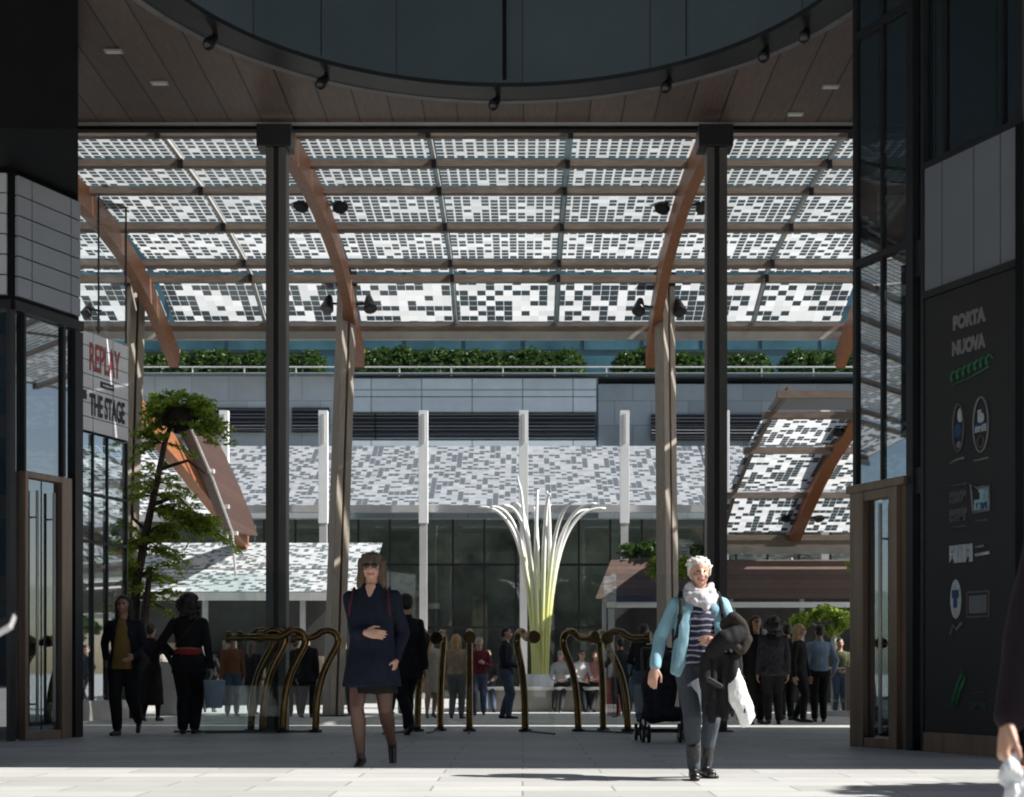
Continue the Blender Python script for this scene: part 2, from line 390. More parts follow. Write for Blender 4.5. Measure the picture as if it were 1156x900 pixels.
MB().box(-7.5,6,YB-.06,YB+.16,ZC-.03,ZC+.055).build('window_head', m_lgrey, over)
MB().box(-7.5,6,YB-.02,YB+.1,ZC-.075,ZC-.032).build('head_channel', m_black, over)
# lights on the rim and in the soffit
def downlight(px, py, lab):
    k = (CY-py); Y = (ZC-CAMZ)*F/k; c = P(px, py, Y)
    t = empty('ceiling_downlight', (c.x, c.y, ZC), lab, 'ceiling light', 'small recessed lights in the boarded ceiling')
    MB().box(c.x-.1,c.x+.1,c.y-.05,c.y+.05,ZC-.02,ZC-.004).build('frame', m_lgrey, t)
    MB().box(c.x-.08,c.x+.08,c.y-.035,c.y+.035,ZC-.026,ZC-.021).build('lens', m_white, t)
for px, py, lab in ((128,57,'small recessed light in boards left of the round opening, near the dark wall'), (938,97,'small recessed light in boards right of the round opening, near the glass corner'),
                    (180,93,'small recessed light in boards between left dark wall and left steel post'), (898,128,'small recessed light in boards just right of the right steel post')):
    downlight(px, py, lab)
def rimlight(px, lab):
    best = min(arc((RI+RO)/2), key=lambda p: abs(CX+p[0]/p[1]*F-px)+(100 if p[1] < CO[1]+1 else 0))
    x, y = best
    t = empty('rim_spotlight', (x, y, ZC), lab, 'spotlight', 'spotlights round the opening rim')
    mb = MB(); mb.tube([(x,y,ZC-.03),(x,y,ZC-.12)], .03, 8); mb.build('stem', m_lamp, t)
    mb = MB(); mb.tube([(x,y,ZC-.08),(x-.05,y-.1,ZC-.2),(x-.06,y-.12,ZC-.22)], [.04,.07,.06], 12); mb.build('housing', m_lamp, t)
    MB().tube([(x-.06,y-.12,ZC-.222),(x-.061,y-.122,ZC-.226)], .04, 12).build('lens', m_steel, t)
for px, lab in ((240,'leftmost black spotlight on the round rim'),(368,'black spotlight on the round rim above the left steel post'),(558,'black spotlight at the lowest point of the round rim, mid picture'),
                (756,'black spotlight on the round rim just left of the right steel post'),(868,'black spotlight on the round rim right of the right steel post'),(912,'rightmost black spotlight on the round rim')):
    rimlight(px, lab)

# ================================================================== LEFT BUILDING
Lf = ((-5.22,16.7), (-.403,-.915), (.915,-.403))
lb = empty('glass_building', (-7.5, 17.5, 0), 'dark glass corner building at the left with a white tiled band above its bronze door', 'building')
fp = [(-5.22,16.7),(-5.647,15.73),(-14,14.9),(-14,18.9),(-6.3,18.9)]
mb = MB(); mb.prism([(x,y,6.3) for x,y in fp], (0,0,1.545)); mb.prism([(-5.225,16.705,6.31),(-4.54,14.52,6.31),(-14,14.3,6.31),(-14,15.2,6.31)], (0,0,1.53)); mb.build('upper_wall', m_black, lb)
inn = [(-6.3,17.4),(-6.8,16.7),(-14,15.8),(-14,18.7),(-6.6,18.7)]
mb = MB(); mb.prism([(x,y,0) for x,y in inn], (0,0,4.8)); mb.build('core_wall', m_inter, lb)
mb = MB(); mb.prism([(x,y,4.86) for x,y in fp], (0,0,1.437)); mb.build('band_backing', m_black, lb)
# white band: tiles on both faces with an open corner joint
mb = MB()
for j in range(6):
    z0 = 4.93+j*.225
    for u0, u1 in ((.02,.17),(.185,.80),(.815,1.02)): mb.fbox(Lf, u0, u1, z0, z0+.208, .004, .05)
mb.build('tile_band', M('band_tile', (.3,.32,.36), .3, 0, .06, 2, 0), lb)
Lf2 = ((-5.647,15.73), (-.995,-.099), (.099,-.995))
mb = MB()
for j in range(6):
    z0 = 4.93+j*.225
    for k in range(6): mb.fbox(Lf2, .05+k*.7, .735+k*.7, z0, z0+.208, .004, .05)
mb.build('tile_band', M('band_tile_lit', (.42,.44,.47), .3, 0, .06, 2, 0), lb)  # paler copy of the band tile: the light on this face is in its colour
MB().fbox(Lf, -.02, 1.08, 4.76, 4.87, -.05, .07).build('band_ledge', m_dark, lb)
MB().fbox(Lf2, 0.0, 8, 4.76, 4.868, -.05, .068).build('band_ledge', m_dark, lb)
MB().fbox(Lf, 0.0, 1.06, .02, 4.755, -.03, 0.0).build('glazing', m_dkglass, lb)
MB().fbox(Lf2, .02, 8, .02, 4.755, -.03, 0.0).build('glazing', m_dkglass, lb)
mb = MB()
for px, w in ((83,.07),(24,.03),(10,.08)):
    u, _ = wall_uv(Lf, px, 500); mb.fbox(Lf, u-w/2, u+w/2, 0, 4.755, .002, .06)
u, _ = wall_uv(Lf, 70, 450); mb.fbox(Lf, u-.02, u+.02, 3.02, 4.75, .002, .04)
mb.build('mullion', m_dark, lb)
df = empty('x', (0,0,0)); bpy.data.objects.remove(df)
d0, _ = wall_uv(Lf, 74, 600); d1, _ = wall_uv(Lf, 21, 600)
mb = MB(); mb.fbox(Lf, d0, d0+.17, 0, 3.0, .002, .1); mb.fbox(Lf, d1-.05, d1, 0, 3.0, .002, .1); mb.fbox(Lf, d0+.17, d1-.05, 2.93, 3.0, .002, .1); mb.fbox(Lf, d0+.17, d1-.05, 0, .1, .002, .09)
dfr = mb.build('door_frame', m_bronze, lb, bevel=.006)
um = (d0+.17+d1-.05)/2
for a, b in ((d0+.18, um-.012), (um+.012, d1-.06)):
    dp = MB().fbox(Lf, a, b, .11, 2.92, .02, .035).build('door', m_dkglass, lb)
    mb = MB(); o, d, n = Lf
    uu = (a+b)/2; q = lambda w, z: (o[0]+d[0]*uu+n[0]*w, o[1]+d[1]*uu+n[1]*w, z)
    mb.tube([q(.1,.2), q(.1,2.8)], .018, 8); mb.tube([q(.03,.4), q(.1,.4)], .012, 6); mb.tube([q(.03,2.5), q(.1,2.5)], .012, 6)
    mb.build('handle', m_lgrey, dp, smooth=True)
MB().fbox(Lf, -.05, .06, 0, 4.75, -.3, .03).build('corner_post', m_dark, lb)

# ================================================================== RIGHT BUILDING
Rf = ((3.45,14.7), (.418,-.909), (-.909,-.418))
rb = empty('glass_building', (6.5, 15, 0), 'dark glass corner building at the right with grey fascia and a black hoarding', 'building')
fp = [(3.45,14.7),(4.43,12.57),(17,12.2),(17,18.9),(5.0,18.9)]
def inset(fp, d):
    cx = sum(p[0] for p in fp)/len(fp); cy = sum(p[1] for p in fp)/len(fp)
    return [(cx+(p[0]-cx)*(1-d), cy+(p[1]-cy)*(1-d)) for p in fp]
mb = MB(); mb.prism([(x,y,0) for x,y in inset(fp,.1)], (0,0,7.8)); mb.build('core_wall', m_inter, rb)
mb = MB(); mb.box(5.1,17,18.7,18.9,0,7.8); mb.prism([(4.46,12.55,0),(17,12.18,0),(17,12.4,0),(4.5,12.75,0)], (0,0,7.8)); mb.build('side_wall', m_black, rb)
MB().fbox(Rf, 0.0, .86, 2.66, 7.82, -.03, 0).build('glazing', m_dkglass, rb)
MB().fbox(Rf, 1.11, 2.32, 5.63, 7.82, -.03, 0).build('glazing', m_dkglass, rb)
# return glazing running back from the corner
rr = ((3.45,14.7),(.29,.957),(-.957,.29))
MB().fbox(rr, .06, 3.6, 0, 7.82, -.03, 0).build('glazing', m_dkglass, rb)
mb = MB()
mb.fbox(Rf, -.02, .03, 2.66, 7.83, -.05, .03); mb.fbox(Rf, .42, .45, 2.66, 7.83, .002, .03)
mb.fbox(Rf, .86, .955, 0, 7.83, -.06, .07); mb.fbox(Rf, 1.06, 1.1, 0, 7.83, -.02, .06)
mb.fbox(Rf, .955, 1.06, 2.5, 2.75, -.02, .04); mb.fbox(Rf, .955, 1.06, 4.6, 4.95, -.02, .04)
for px in (1068, 1133):
    u, _ = wall_uv(Rf, px, 100); mb.fbox(Rf, u-.015, u+.015, 5.66, 7.83, .002, .035)
mb.fbox(Rf, 2.3, 2.38, 5.66, 7.83, -.02, .05)
mb.build('mullion', m_dark, rb)
for z in (4.93, 7.27): MB().fbox(Rf, .03, .86, z, z+.07, .003, .045).build('transom', m_dark, rb)
MB().fbox(Rf, 1.1, 2.4, 5.6, 5.66, -.03, .06).build('transom', m_dark, rb)
MB().fbox(Rf, .955, 1.06, .1, 7.8, -.03, -.005).build('slot_glazing', m_dkglass, rb)
mb = MB(); us = [1.1]+[wall_uv(Rf, p, 250)[0] for p in (1068,1104,1134)]+[2.33]
for a, b in zip(us[:-1], us[1:]): mb.fbox(Rf, a+.006, b-.006, 4.42, 5.598, -.02, .05)
mb.build('fascia_panel', M('fascia_grey', (.16,.175,.2), .4, 0, .06, 1, 0), rb)
MB().fbox(Rf, 1.1, 2.36, 4.35, 4.417, -.03, .07).build('fascia_ledge', m_dark, rb)
MB().fbox(Rf, 1.1, 2.33, 0, .19, -.02, .06).build('kick_plate', m_bronze, rb)
MB().fbox(Rf, 2.32, 2.42, 0, 5.6, -.06, .075).build('corner_post', m_black, rb)
ut = [wall_uv(Rf, p, 700)[0] for p in (968,984,1001,1012,1021,1030)]
mb = MB(); mb.fbox(Rf, ut[0], ut[1]-.02, 0, 2.6, -.05, .1); mb.fbox(Rf, ut[3], ut[4], 0, 2.6, -.02, .1); mb.fbox(Rf, ut[1]-.02, ut[3], 2.5, 2.6, -.02, .09); mb.fbox(Rf, ut[1]-.02, ut[3], 0, .1, -.02, .09); mb.fbox(Rf, ut[4], .86, 0, 2.6, -.06, .04)
mb.build('door_frame', m_bronze, rb, bevel=.006)
MB().fbox(Rf, -.03, .88, 2.6, 2.68, -.05, .11).build('door_lintel', m_bronze, rb)
dp = MB().fbox(Rf, ut[1], ut[3]-.02, .12, 2.49, .0, .02).build('door', m_dkglass, rb)
mb = MB(); o, d, n = Rf
q = lambda w, z: (o[0]+d[0]*ut[2]+n[0]*w, o[1]+d[1]*ut[2]+n[1]*w, z)
mb.tube([q(.08,.15), q(.08,2.45)], .02, 8); mb.tube([q(.02,.5), q(.08,.5)], .012, 6); mb.tube([q(.02,2.1), q(.08,2.1)], .012, 6)
mb.build('handle', m_lgrey, dp, smooth=True)

# ---- the black hoarding with its writing
hb = empty('hoarding', (3.45+.418*1.7, 14.7-.909*1.7, .2), 'tall black hoarding with pale shop logos on the right building', 'sign')
MB().fbox(Rf, 1.105, 2.315, .195, 4.345, -.01, .05).build('board', m_board, hb)
t_grey = M('print_grey', (.15,.15,.16), .6, 0, .25, 30, 0); t_dim = M('print_dim_grey', (.07,.07,.075), .6, 0, .3, 30, 0)
t_green = M('print_green', (.02,.12,.05), .6, 0, .3, 20, 0); t_white = M('print_white', (.36,.41,.44), .6, 0, .2, 20, 0); t_blue = M('print_pale_blue', (.25,.4,.48), .6, 0, .2, 20, 0)
t_navy = M('print_navy', (.02,.05,.14), .6, 0, .2, 20, 0)
def htext(s, px, py0, py1, pxr, mat, bold=0., shear=0., name='lettering'):
    u, z = wall_uv(Rf, px, py1); u2, z2 = wall_uv(Rf, pxr, py0); _, zt = wall_uv(Rf, px, py0)
    h = (zt-z)/.7
    o = text(s, h, mat, hb, Rf, 0, 0, .053, name, 1, shear, 'LEFT', bold)
    offv = LOC[hb.name]; fr = Rf
    ws = [((v.co+offv)-V((fr[0][0],fr[0][1],0))).dot(V((fr[1][0],fr[1][1],0))) for v in o.data.vertices]
    a, b = min(ws), max(ws)
    for v, w in zip(o.data.vertices, ws):
        nu = u+(w-a)/(b-a)*(u2-u); dl = nu-w
        v.co.x += fr[1][0]*dl; v.co.y += fr[1][1]*dl; v.co.z += z
    return o
htext('PORTA', 1081, 359, 373, 1118, t_grey, .012)
htext('NUOVA', 1080, 388, 402, 1118, t_grey, .012)
def stroke(pts, r, mat, name='emblem', w=.056):
    o, d, n = Rf; mb = MB(); q = []
    for px, py in pts:
        u, z = wall_uv(Rf, px, py); q.append((o[0]+d[0]*u+n[0]*w, o[1]+d[1]*u+n[1]*w, z))
    mb.tube(q, r, 6); return mb.build(name, mat, hb, smooth=True)
def blob(px0, px1, py0, py1, mat, name='emblem', hollow=None, rect=False, w=.056):
    """flat oval or rectangle mark on the board (ring when hollow)"""
    o, d, n = Rf; u0, _ = wall_uv(Rf, px0, (py0+py1)/2); u1, _ = wall_uv(Rf, px1, (py0+py1)/2); z1 = wall_uv(Rf, px0, py0)[1]; z0 = wall_uv(Rf, px0, py1)[1]
    if rect: 
        mb = MB()
        if hollow:
            h = hollow; mb.fbox(Rf,u0,u1,z0,z0+h,.05,w); mb.fbox(Rf,u0,u1,z1-h,z1,.05,w); mb.fbox(Rf,u0,u0+h,z0+h,z1-h,.05,w); mb.fbox(Rf,u1-h,u1,z0+h,z1-h,.05,w)
        else: mb.fbox(Rf,u0,u1,z0,z1,.05,w)
        return mb.build(name, mat, hb)
    cu, cz, ru, rz = (u0+u1)/2, (z0+z1)/2, (u1-u0)/2, (z1-z0)/2; pts = []
    for k in range(32):
        a = 2*math.pi*k/32; u = cu+ru*math.cos(a); z = cz+rz*math.sin(a); pts.append(V((o[0]+d[0]*u+n[0]*w, o[1]+d[1]*u+n[1]*w, z)))
    mb = MB()
    if hollow: mb.tube(pts+[pts[0], pts[1]], hollow/2, 5, False)
    else: mb.prism([p-V((n[0],n[1],0))*.006 for p in pts], V((n[0],n[1],0))*.006)
    return mb.build(name, mat, hb)
# green script line (illegible cursive), rising to the right
sc = []
for i in range(64):
    t = i/63; px = 1078+46*t; py = 427-22*t+5*math.sin(t*44)*(1 if i % 9 else 1.4); sc.append((px+2.2*math.cos(t*44), py))
stroke(sc, .012, t_green, 'script_lettering'); stroke([(1080,436),(1098,428),(1122,414)], .008, t_green, 'script_underline')
# left oval emblem and right oval emblem
blob(1081,1093,458,511, t_dim, 'emblem', .022); blob(1086,1092,462,478, t_white); blob(1082,1091,480,496, t_navy); blob(1085,1090,499,507, t_grey)
stroke([(1078,524),(1086,519),(1094,517)], .012, t_grey, 'signature')
blob(1104,1121,451,512, t_grey, 'emblem', .02); htext('b', 1109, 466, 476, 1116, t_white, .02); blob(1105,1120,480,489, t_navy, 'emblem_band', None, True); htext('matti', 1106, 482, 488, 1119, t_white, .01); blob(1109,1116,493,506, t_dim, 'emblem', .02)
stroke([(1105,521),(1113,519),(1121,517)], .01, t_grey, 'caption_line')
# two boxed marks
stroke([(1077,549),(1097,546)], .008, t_dim, 'rule'); stroke([(1078,596),(1096,594)], .008, t_dim, 'rule')
htext('MOOD', 1077, 558, 567, 1097, t_dim, .02); htext('MART', 1077, 578, 588, 1097, t_dim, .02)
stroke([(1104,578),(1101,546),(1110,552),(1122,549),(1122,576),(1104,579)], .012, t_grey, 'flag_outline')
htext('This', 1110, 552, 563, 1122, t_blue, .02); blob(1105,1122,565,577, t_blue, 'flag_band', None, True); htext('mart', 1107, 567, 575, 1120, t_navy, .01)
stroke([(1105,589),(1120,587)], .01, t_dim, 'caption_line')
# bold word with two short lines
htext('BUSUBI', 1077, 620, 633, 1103, t_white, .03); stroke([(1107,618),(1116,616)], .014, t_grey, 'caption_line'); stroke([(1107,627),(1122,624)], .016, t_white, 'caption_line')
# white oval with a letter, framed plate
blob(1078,1090,655,699, t_white, 'oval_badge'); o2 = htext('T', 1080.5, 670, 683, 1087.5, t_navy, .03)
for v in o2.data.vertices: v.co += V((Rf[2][0],Rf[2][1],0))*.007
stroke([(1078,716),(1082,706),(1085,711),(1091,703)], .014, t_grey, 'signature')
blob(1096,1122,668,698, M('print_brown', (.09,.07,.055), .6), 'plate_frame', .018, True); blob(1099,1119,673,693, M('print_slate', (.10,.12,.14), .6), 'plate', None, True)
# green sprig with small line
stroke([(1081,797),(1084,782),(1088,770),(1094,758),(1094,768),(1089,780),(1084,798)], .02, t_green, 'green_emblem'); blob(1079,1084,785,799, t_dim)
htext('smart', 1100, 790, 799, 1118, M('print_dim_green', (.02,.06,.035), .6), .01); stroke([(1101,783),(1118,781)], .006, t_dim, 'caption_line')

# ================================================================== SHOP BUILDING WITH SIGN (left, behind)
k = (.34**2+1)**.5
Sf = ((-7.85,25.0), (.34/k,1/k), (1/k,-.34/k))
gb = gz(25)
sb = empty('shop_building', (-7.85,25.0,gb), 'narrow glass shop front behind the left corner, under a white sign', 'building')
SL = 1.5
MB().fbox(Sf, 0, SL, gb+.35, 5.0, -.04, 0).build('glazing', m_shopglass, sb)
MB().fbox(Sf, 0, SL, 6.85, 9.35, -.04, 0).build('upper_glazing', m_clear, sb)
mb = MB()
for u in (0, .42, .85, SL-.05): mb.fbox(Sf, u, u+.035, gb+.35, 5.0, .002, .05)
for z in (3.05, 3.9): mb.fbox(Sf, .04, SL-.05, z, z+.05, .003, .045)
mb.build('mullion', m_dark, sb)
mb = MB()
for u in (.02, .62, SL-.04): mb.fbox(Sf, u, u+.02, 6.85, 9.35, .002, .03)
mb.build('upper_mullion', m_dark, sb)
mb = MB(); o, d, n = Sf
mb.bar((o[0]-.1,o[1]-.1,10.05),(o[0]+d[0]*SL+.02,o[1]+d[1]*SL,9.45), .14, .2); mb.build('head_beam', m_dark, sb)
MB().fbox(Sf, -.05, SL+.02, gb-.05, gb+.35, -.3, .05).build('plinth', m_conc, sb)
mb = MB(); mb.fbox(Sf, -1, SL, gb, 6.8, -4.2, -4.0); mb.build('back_wall', M('warm_back_wall', (.3,.27,.24), .7, 0, .5, 1.0, 0), sb)
mb = MB(); mb.fbox(Sf, -.3, SL+.0, 4.99, 5.02, -4, -.05); mb.build('ceiling', m_lgrey, sb)
sg = empty('shop_sign', (-7.85,25.0,5.0), 'white tiled sign board with red and black shop lettering', 'sign')
MB().fbox(Sf, 0.0, SL-.02, 5.02, 6.8, -.06, .03).build('backing', m_black, sg)
mb = MB()
for j in range(7):
    z0 = 5.04+j*.252
    for u0, u1 in ((.0,.40),(.41,1.0),(1.01,SL-.02)): mb.fbox(Sf, u0+.005, u1-.005, z0, z0+.235, .031, .06)
mb.build('tile', M('sign_tile', (.66,.68,.73), .4, 0, .06, 2, 0), sg)
t_red = M('sign_red', (.32,.05,.06), .5, 0, .2); t_blk = M('sign_black', (.01,.01,.012), .5, 0, .1)
def stext(s, u0, u1, z0, z1, mat, bold):
    o = text(s, 1, mat, sg, Sf, 0, 0, .064, 'lettering', 1, 0, 'LEFT', bold)
    offv = LOC[sg.name]; ws = []
    for v in o.data.vertices:
        p = v.co+offv; ws.append(((p.x-Sf[0][0])*Sf[1][0]+(p.y-Sf[0][1])*Sf[1][1], p.z))
    a, b = min(w[0] for w in ws), max(w[0] for w in ws); c, e = min(w[1] for w in ws), max(w[1] for w in ws)
    for v, (w, zz) in zip(o.data.vertices, ws):
        dl = u0+(w-a)/(b-a)*(u1-u0)-w
        v.co.x += Sf[1][0]*dl; v.co.y += Sf[1][1]*dl; v.co.z = z0+(zz-c)/(e-c)*(z1-z0)-offv.z
stext('REPLAY', .3, 1.22, 6.12, 6.62, t_red, .02)
stext('THE STAGE', .3, 1.36, 5.32, 5.72, t_blk, .03)
MB().fbox(Sf, .62, 1.02, 5.87, 5.98, .06, .072).build('small_plate', t_blk, sg)
MB().fbox(Sf, .67, .97, 5.91, 5.935, .072, .075).build('plate_lettering', m_lgrey, sg)
mb = MB(); mb.fbox(Sf, .1, .2, 5.58, 5.74, .06, .075); mb.build('sign_mark', t_blk, sg)

# ================================================================== STEEL POSTS AND TIMBER COLUMNS
def steel_post(px, lab):
    x = X(px, YB); t = empty('steel_post', (x, YB, gz(YB)), lab, 'post')
    g = gz(YB); z1 = ZC-.13
    mb = MB(); mb.box(x-.13,x-.03,YB-.3,YB-.05,g,z1-.02); mb.box(x+.03,x+.13,YB-.3,YB-.05,g,z1-.02); mb.build('flange', m_steel, t, bevel=.008)
    MB().box(x-.028,x+.028,YB-.26,YB-.09,g,z1-.02).build('web', m_dark, t)
    MB().box(x-.24,x+.2,YB-.36,YB-.021,z1-.28,z1).build('head_bracket', m_dark, t, bevel=.01)
    MB().box(x-.2,x+.2,YB-.36,YB+.0,g,g+.02).build('base_plate', m_dark, t)
steel_post(316, 'dark grey steel post on the left, standing in the glass line')
steel_post(806, 'dark grey steel post on the right, standing in the glass line')
def column(top, bot, Y, lab, w=.34, rot=35):
    g = gz(Y); pt = P(top[0], top[1], Y); pb = V((X(bot[0], Y), Y, g))
    t = empty('canopy_column', pb, lab, 'column', 'tapering canopy columns')
    r = R(rot)
    for s, nm in ((-1, 'left_leaf'), (1, 'right_leaf')):
        vs = []
        for p, ww in ((pb, w*1.12), (pt, w)):
            for i, j in ((-1,-1),(1,-1),(1,1),(-1,1)):
                lx = (s*.27+i*.2)*ww; ly = j*.42*ww
                vs.append(p+V((lx*math.cos(r)-ly*math.sin(r), lx*math.sin(r)+ly*math.cos(r), 0)))
        mb = MB(); mb.add(vs, [(0,3,2,1),(4,5,6,7),(0,1,5,4),(1,2,6,5),(2,3,7,6),(3,0,4,7)]); mb.build('column_leaf', m_col, t, bevel=.01)
    mb = MB(); mb.bar(pb+V((0,0,.05)), pt, w*.14, w*.4); mb.build('core_plate', m_dark, t)
    mb = MB(); mb.box(pb.x-.3,pb.x+.3,Y-.3,Y+.3,g,g+.03); mb.build('base_plate', m_dark, t)
    mb = MB(); mb.bar(pt-V((0,0,.12)), pt+V((0,0,.25)), .44, .3, V((0,1,0))); mb.build('cap', m_dark, t)
column((392,318), (376,0), 30.2, 'tall weathered canopy column just right of the left steel post')
column((750,318), (755,0), 30.2, 'tall weathered canopy column just left of the right steel post')
column((154,318), (139,0), 30.2, 'leftmost tall weathered canopy column, beside the white shop sign')

# ================================================================== MAIN SOLAR CANOPY
can = empty('solar_canopy', (.5, 27, 0), 'high arched timber canopy roofed with checkered solar glass, across the passage', 'canopy')
prof = [(20.5,9.12),(22.3,9.28),(23.8,9.34),(25.3,9.39),(27.2,9.34),(29.2,9.22),(29.9,9.11),(31.6,8.50)]
xsb = [-30,-12,-9.9,-7.78,-5.71,-3.64,-1.48,.75,2.85,5.12,7.1,9.2,14,20]
rowmat = [0,0,1,2,3,4,5]
for r in range(7):
    (ya,za),(yb,zb) = prof[r], prof[r+1]
    for a, b in zip(xsb[:-1], xsb[1:]):
        L = math.hypot(yb-ya, zb-za); e = .07/L if r != 5 else .12/L
        pr = [(ya+(yb-ya)*e, za+(zb-za)*e), (yb-(yb-ya)*e, zb-(zb-za)*e)]
        roof_sheet('solar_panel', PV[rowmat[r]], pr, a+.06, b-.06, can)
for i, (y, z) in enumerate(prof):
    h = .1 if i < 4 else .13
    if i == 7: continue
    pur = MB().box(-30,20,y-.05,y+.05,z-.05-h,z-.02).build('purlin', m_purlin, can)
MB().box(-30,20,31.55,31.75,8.3,8.5).build('eave_board', m_purlin, can)
MB().box(-30,20,31.5,31.62,8.12,8.29).build('eave_gutter', m_rafter, can)
for x in xsb:
    if x in (-3.64, 2.85, -7.78, 7.1): continue
    mb = MB()
    for (ya,za),(yb,zb) in zip(prof[:-1], prof[1:]): mb.bar((x,ya,za-.01),(x,yb,zb-.01), .055, .07)
    mb.build('rafter', m_rafter, can)
    for (y,z) in prof[1:7]: MB().box(x-.04,x+.04,y-.11,y-.065,z-.19,z-.02).build('cleat', m_dark, can)
arcp = [(21.0,8.95),(22.3,9.02),(23.8,9.08),(25.3,9.1),(26.5,9.08),(27.6,9.0),(28.6,8.86),(29.6,8.62),(30.4,8.35),(31.1,8.02),(31.75,7.95)]
arcp = [(21.0,8.75),(22.3,8.95),(23.8,9.08),(25.3,9.12),(26.5,9.08),(27.6,8.98),(28.6,8.82),(29.6,8.56),(30.4,8.28),(31.1,8.0),(31.8,7.75)]
def glulam(name, xs, pts, w, h, parent, mat=m_glulam):
    vs = []; m = len(pts)
    for i, (y, z) in enumerate(pts):
        a, b = pts[max(i-1,0)], pts[min(i+1,m-1)]; t = V((0, b[0]-a[0], b[1]-a[1])).normalized(); nn = V((0,-t.z,t.y))
        for sx, sn in ((-1,-1),(1,-1),(1,1),(-1,1)): vs.append(V((xs,y,z))+V((sx*w/2,0,0))+nn*(sn*h/2))
    fs = [(0,1,2,3),(4*m-1,4*m-2,4*m-3,4*m-4)]
    for i in range(m-1):
        for k in range(4): fs.append((4*i+k,4*i+(k+1)%4,4*i+4+(k+1)%4,4*i+4+k))
    mb = MB(); mb.add(vs, fs); return mb.build(name, mat, parent, bevel=.012)
for x in (-7.78, -3.64, 2.85, 7.1): glulam('glulam_arch', x, arcp, .2, .46, can)

# ================================================================== SPOTLIGHTS on the arches
def spot(px, py, Y, side, lab, s=1.0):
    c = P(px, py, Y); t = empty('spotlight', c, lab, 'spotlight', 'black spotlights on the timber arches')
    mb = MB(); mb.tube([c+V((-.02*side,.02,.16*s)), c+V((0,-.02,.02)), c+V((.03*side,-.06,-.12*s)), c+V((.035*side,-.07,-.14*s))], [.06*s,.11*s,.15*s,.14*s], 14); mb.build('housing', m_lamp, t)
    mb = MB(); mb.bar(c+V((0,0,.02)), c+V((-side*.34*s,.02,-.02)), .05, .04); mb.build('bracket', m_lamp, t)
    MB().tube([c+V((.035*side,-.071,-.142*s)), c+V((.036*side,-.073,-.146*s))], .12*s, 14).build('lens', m_lamp, t)
spot(342,227,26.2,-1,'black spotlight on the left side of the left middle arch, upper')
spot(383,228,26.2, 1,'black spotlight on the right side of the left middle arch, upper')
spot(417,343,30.2, 1,'black spotlight low on the left middle arch, above its column')
spot(749,229,26.2,-1,'black spotlight on the left side of the right middle arch, upper')
spot(792,229,26.2, 1,'black spotlight on the right side of the right middle arch, upper')
spot(722,346,30.2,-1,'black spotlight low on the left of the right middle arch, above its column')
spot(766,347,30.2, 1,'black spotlight low on the right of the right middle arch, above its column')
spot(371,343,30.4,-1,'black spotlight half hidden behind the left tall column')

# ================================================================== RIGHT SMALLER CANOPY
rc = empty('solar_canopy', (9, 38, gz(38)), 'lower arched solar canopy at the right, over the brown awning', 'canopy')
pr2 = [(33,Z(440,33)),(35,Z(464,35)),(38,Z(504,38)),(41.5,Z(555,41.5)),(44,Z(603,44))]
xs2 = [5.95,8.5,12.5,18,24]
for r in range(4):
    (ya,za),(yb,zb) = pr2[r], pr2[r+1]
    for a, b in zip(xs2[:-1], xs2[1:]):
        e = .05
        roof_sheet('solar_panel' if r else 'roof_panel', [m_louv,PV[4],PV[5],PV[5]][r], [(ya+(yb-ya)*e, za+(zb-za)*e),(yb-(yb-ya)*e, zb-(zb-za)*e)], a+.05, b-.05, rc)
for i, (y, z) in enumerate(pr2): MB().box(5.9,24,y-.07,y+.07,z-.2,z-.03).build('purlin', m_purlin, rc)
MB().box(5.9,24,43.95,44.15,pr2[-1][1]-.4,pr2[-1][1]-.202).build('eave_board', m_purlin, rc)
MB().box(5.9,24,43.9,44.02,pr2[-1][1]-.62,pr2[-1][1]-.402).build('eave_gutter', m_rafter, rc)
for x in (6.2, 12.5, 18):
    mb = MB()
    for (ya,za),(yb,zb) in zip(pr2[:-1], pr2[1:]): mb.bar((x,ya,za+.03),(x,yb,zb+.03), .1, .14)
    mb.build('rafter', m_purlin, rc)
ap = [(33,7.0),(35,7.0),(36.6,6.75),(38,6.45),(39.5,6.05),(41,5.6),(42.5,5.12),(44,4.72),(45,4.5)]
ap = [(34,Z(440,34)),(35.5,Z(462,35.5)),(37,Z(487,37)),(38.7,Z(512,38.7)),(40.3,Z(538,40.3)),(42,Z(568,42)),(43.4,Z(592,43.4)),(44.6,Z(613,44.6))]
glulam('glulam_arch', 8.42, ap, .34, .5, rc); glulam('glulam_arch', 15.2, ap, .34, .5, rc)
MB().tube([(8.4,44.5,4.3),(8.4,44.5,gz(44))], .06, 8).build('post', m_lgrey, rc); MB().tube([(6.2,44.1,4.3),(6.2,44.1,gz(44))], .06, 8).build('post', m_lgrey, rc)
spot(888,582,43,-1,'black spotlight on the left side of the lower right arch', 1.05); spot(924,582,43,1,'black spotlight on the right side of the lower right arch', 1.05); spot(947,484,36.6,-1,'black spotlight high on the lower right arch, by the glass corner', 1)

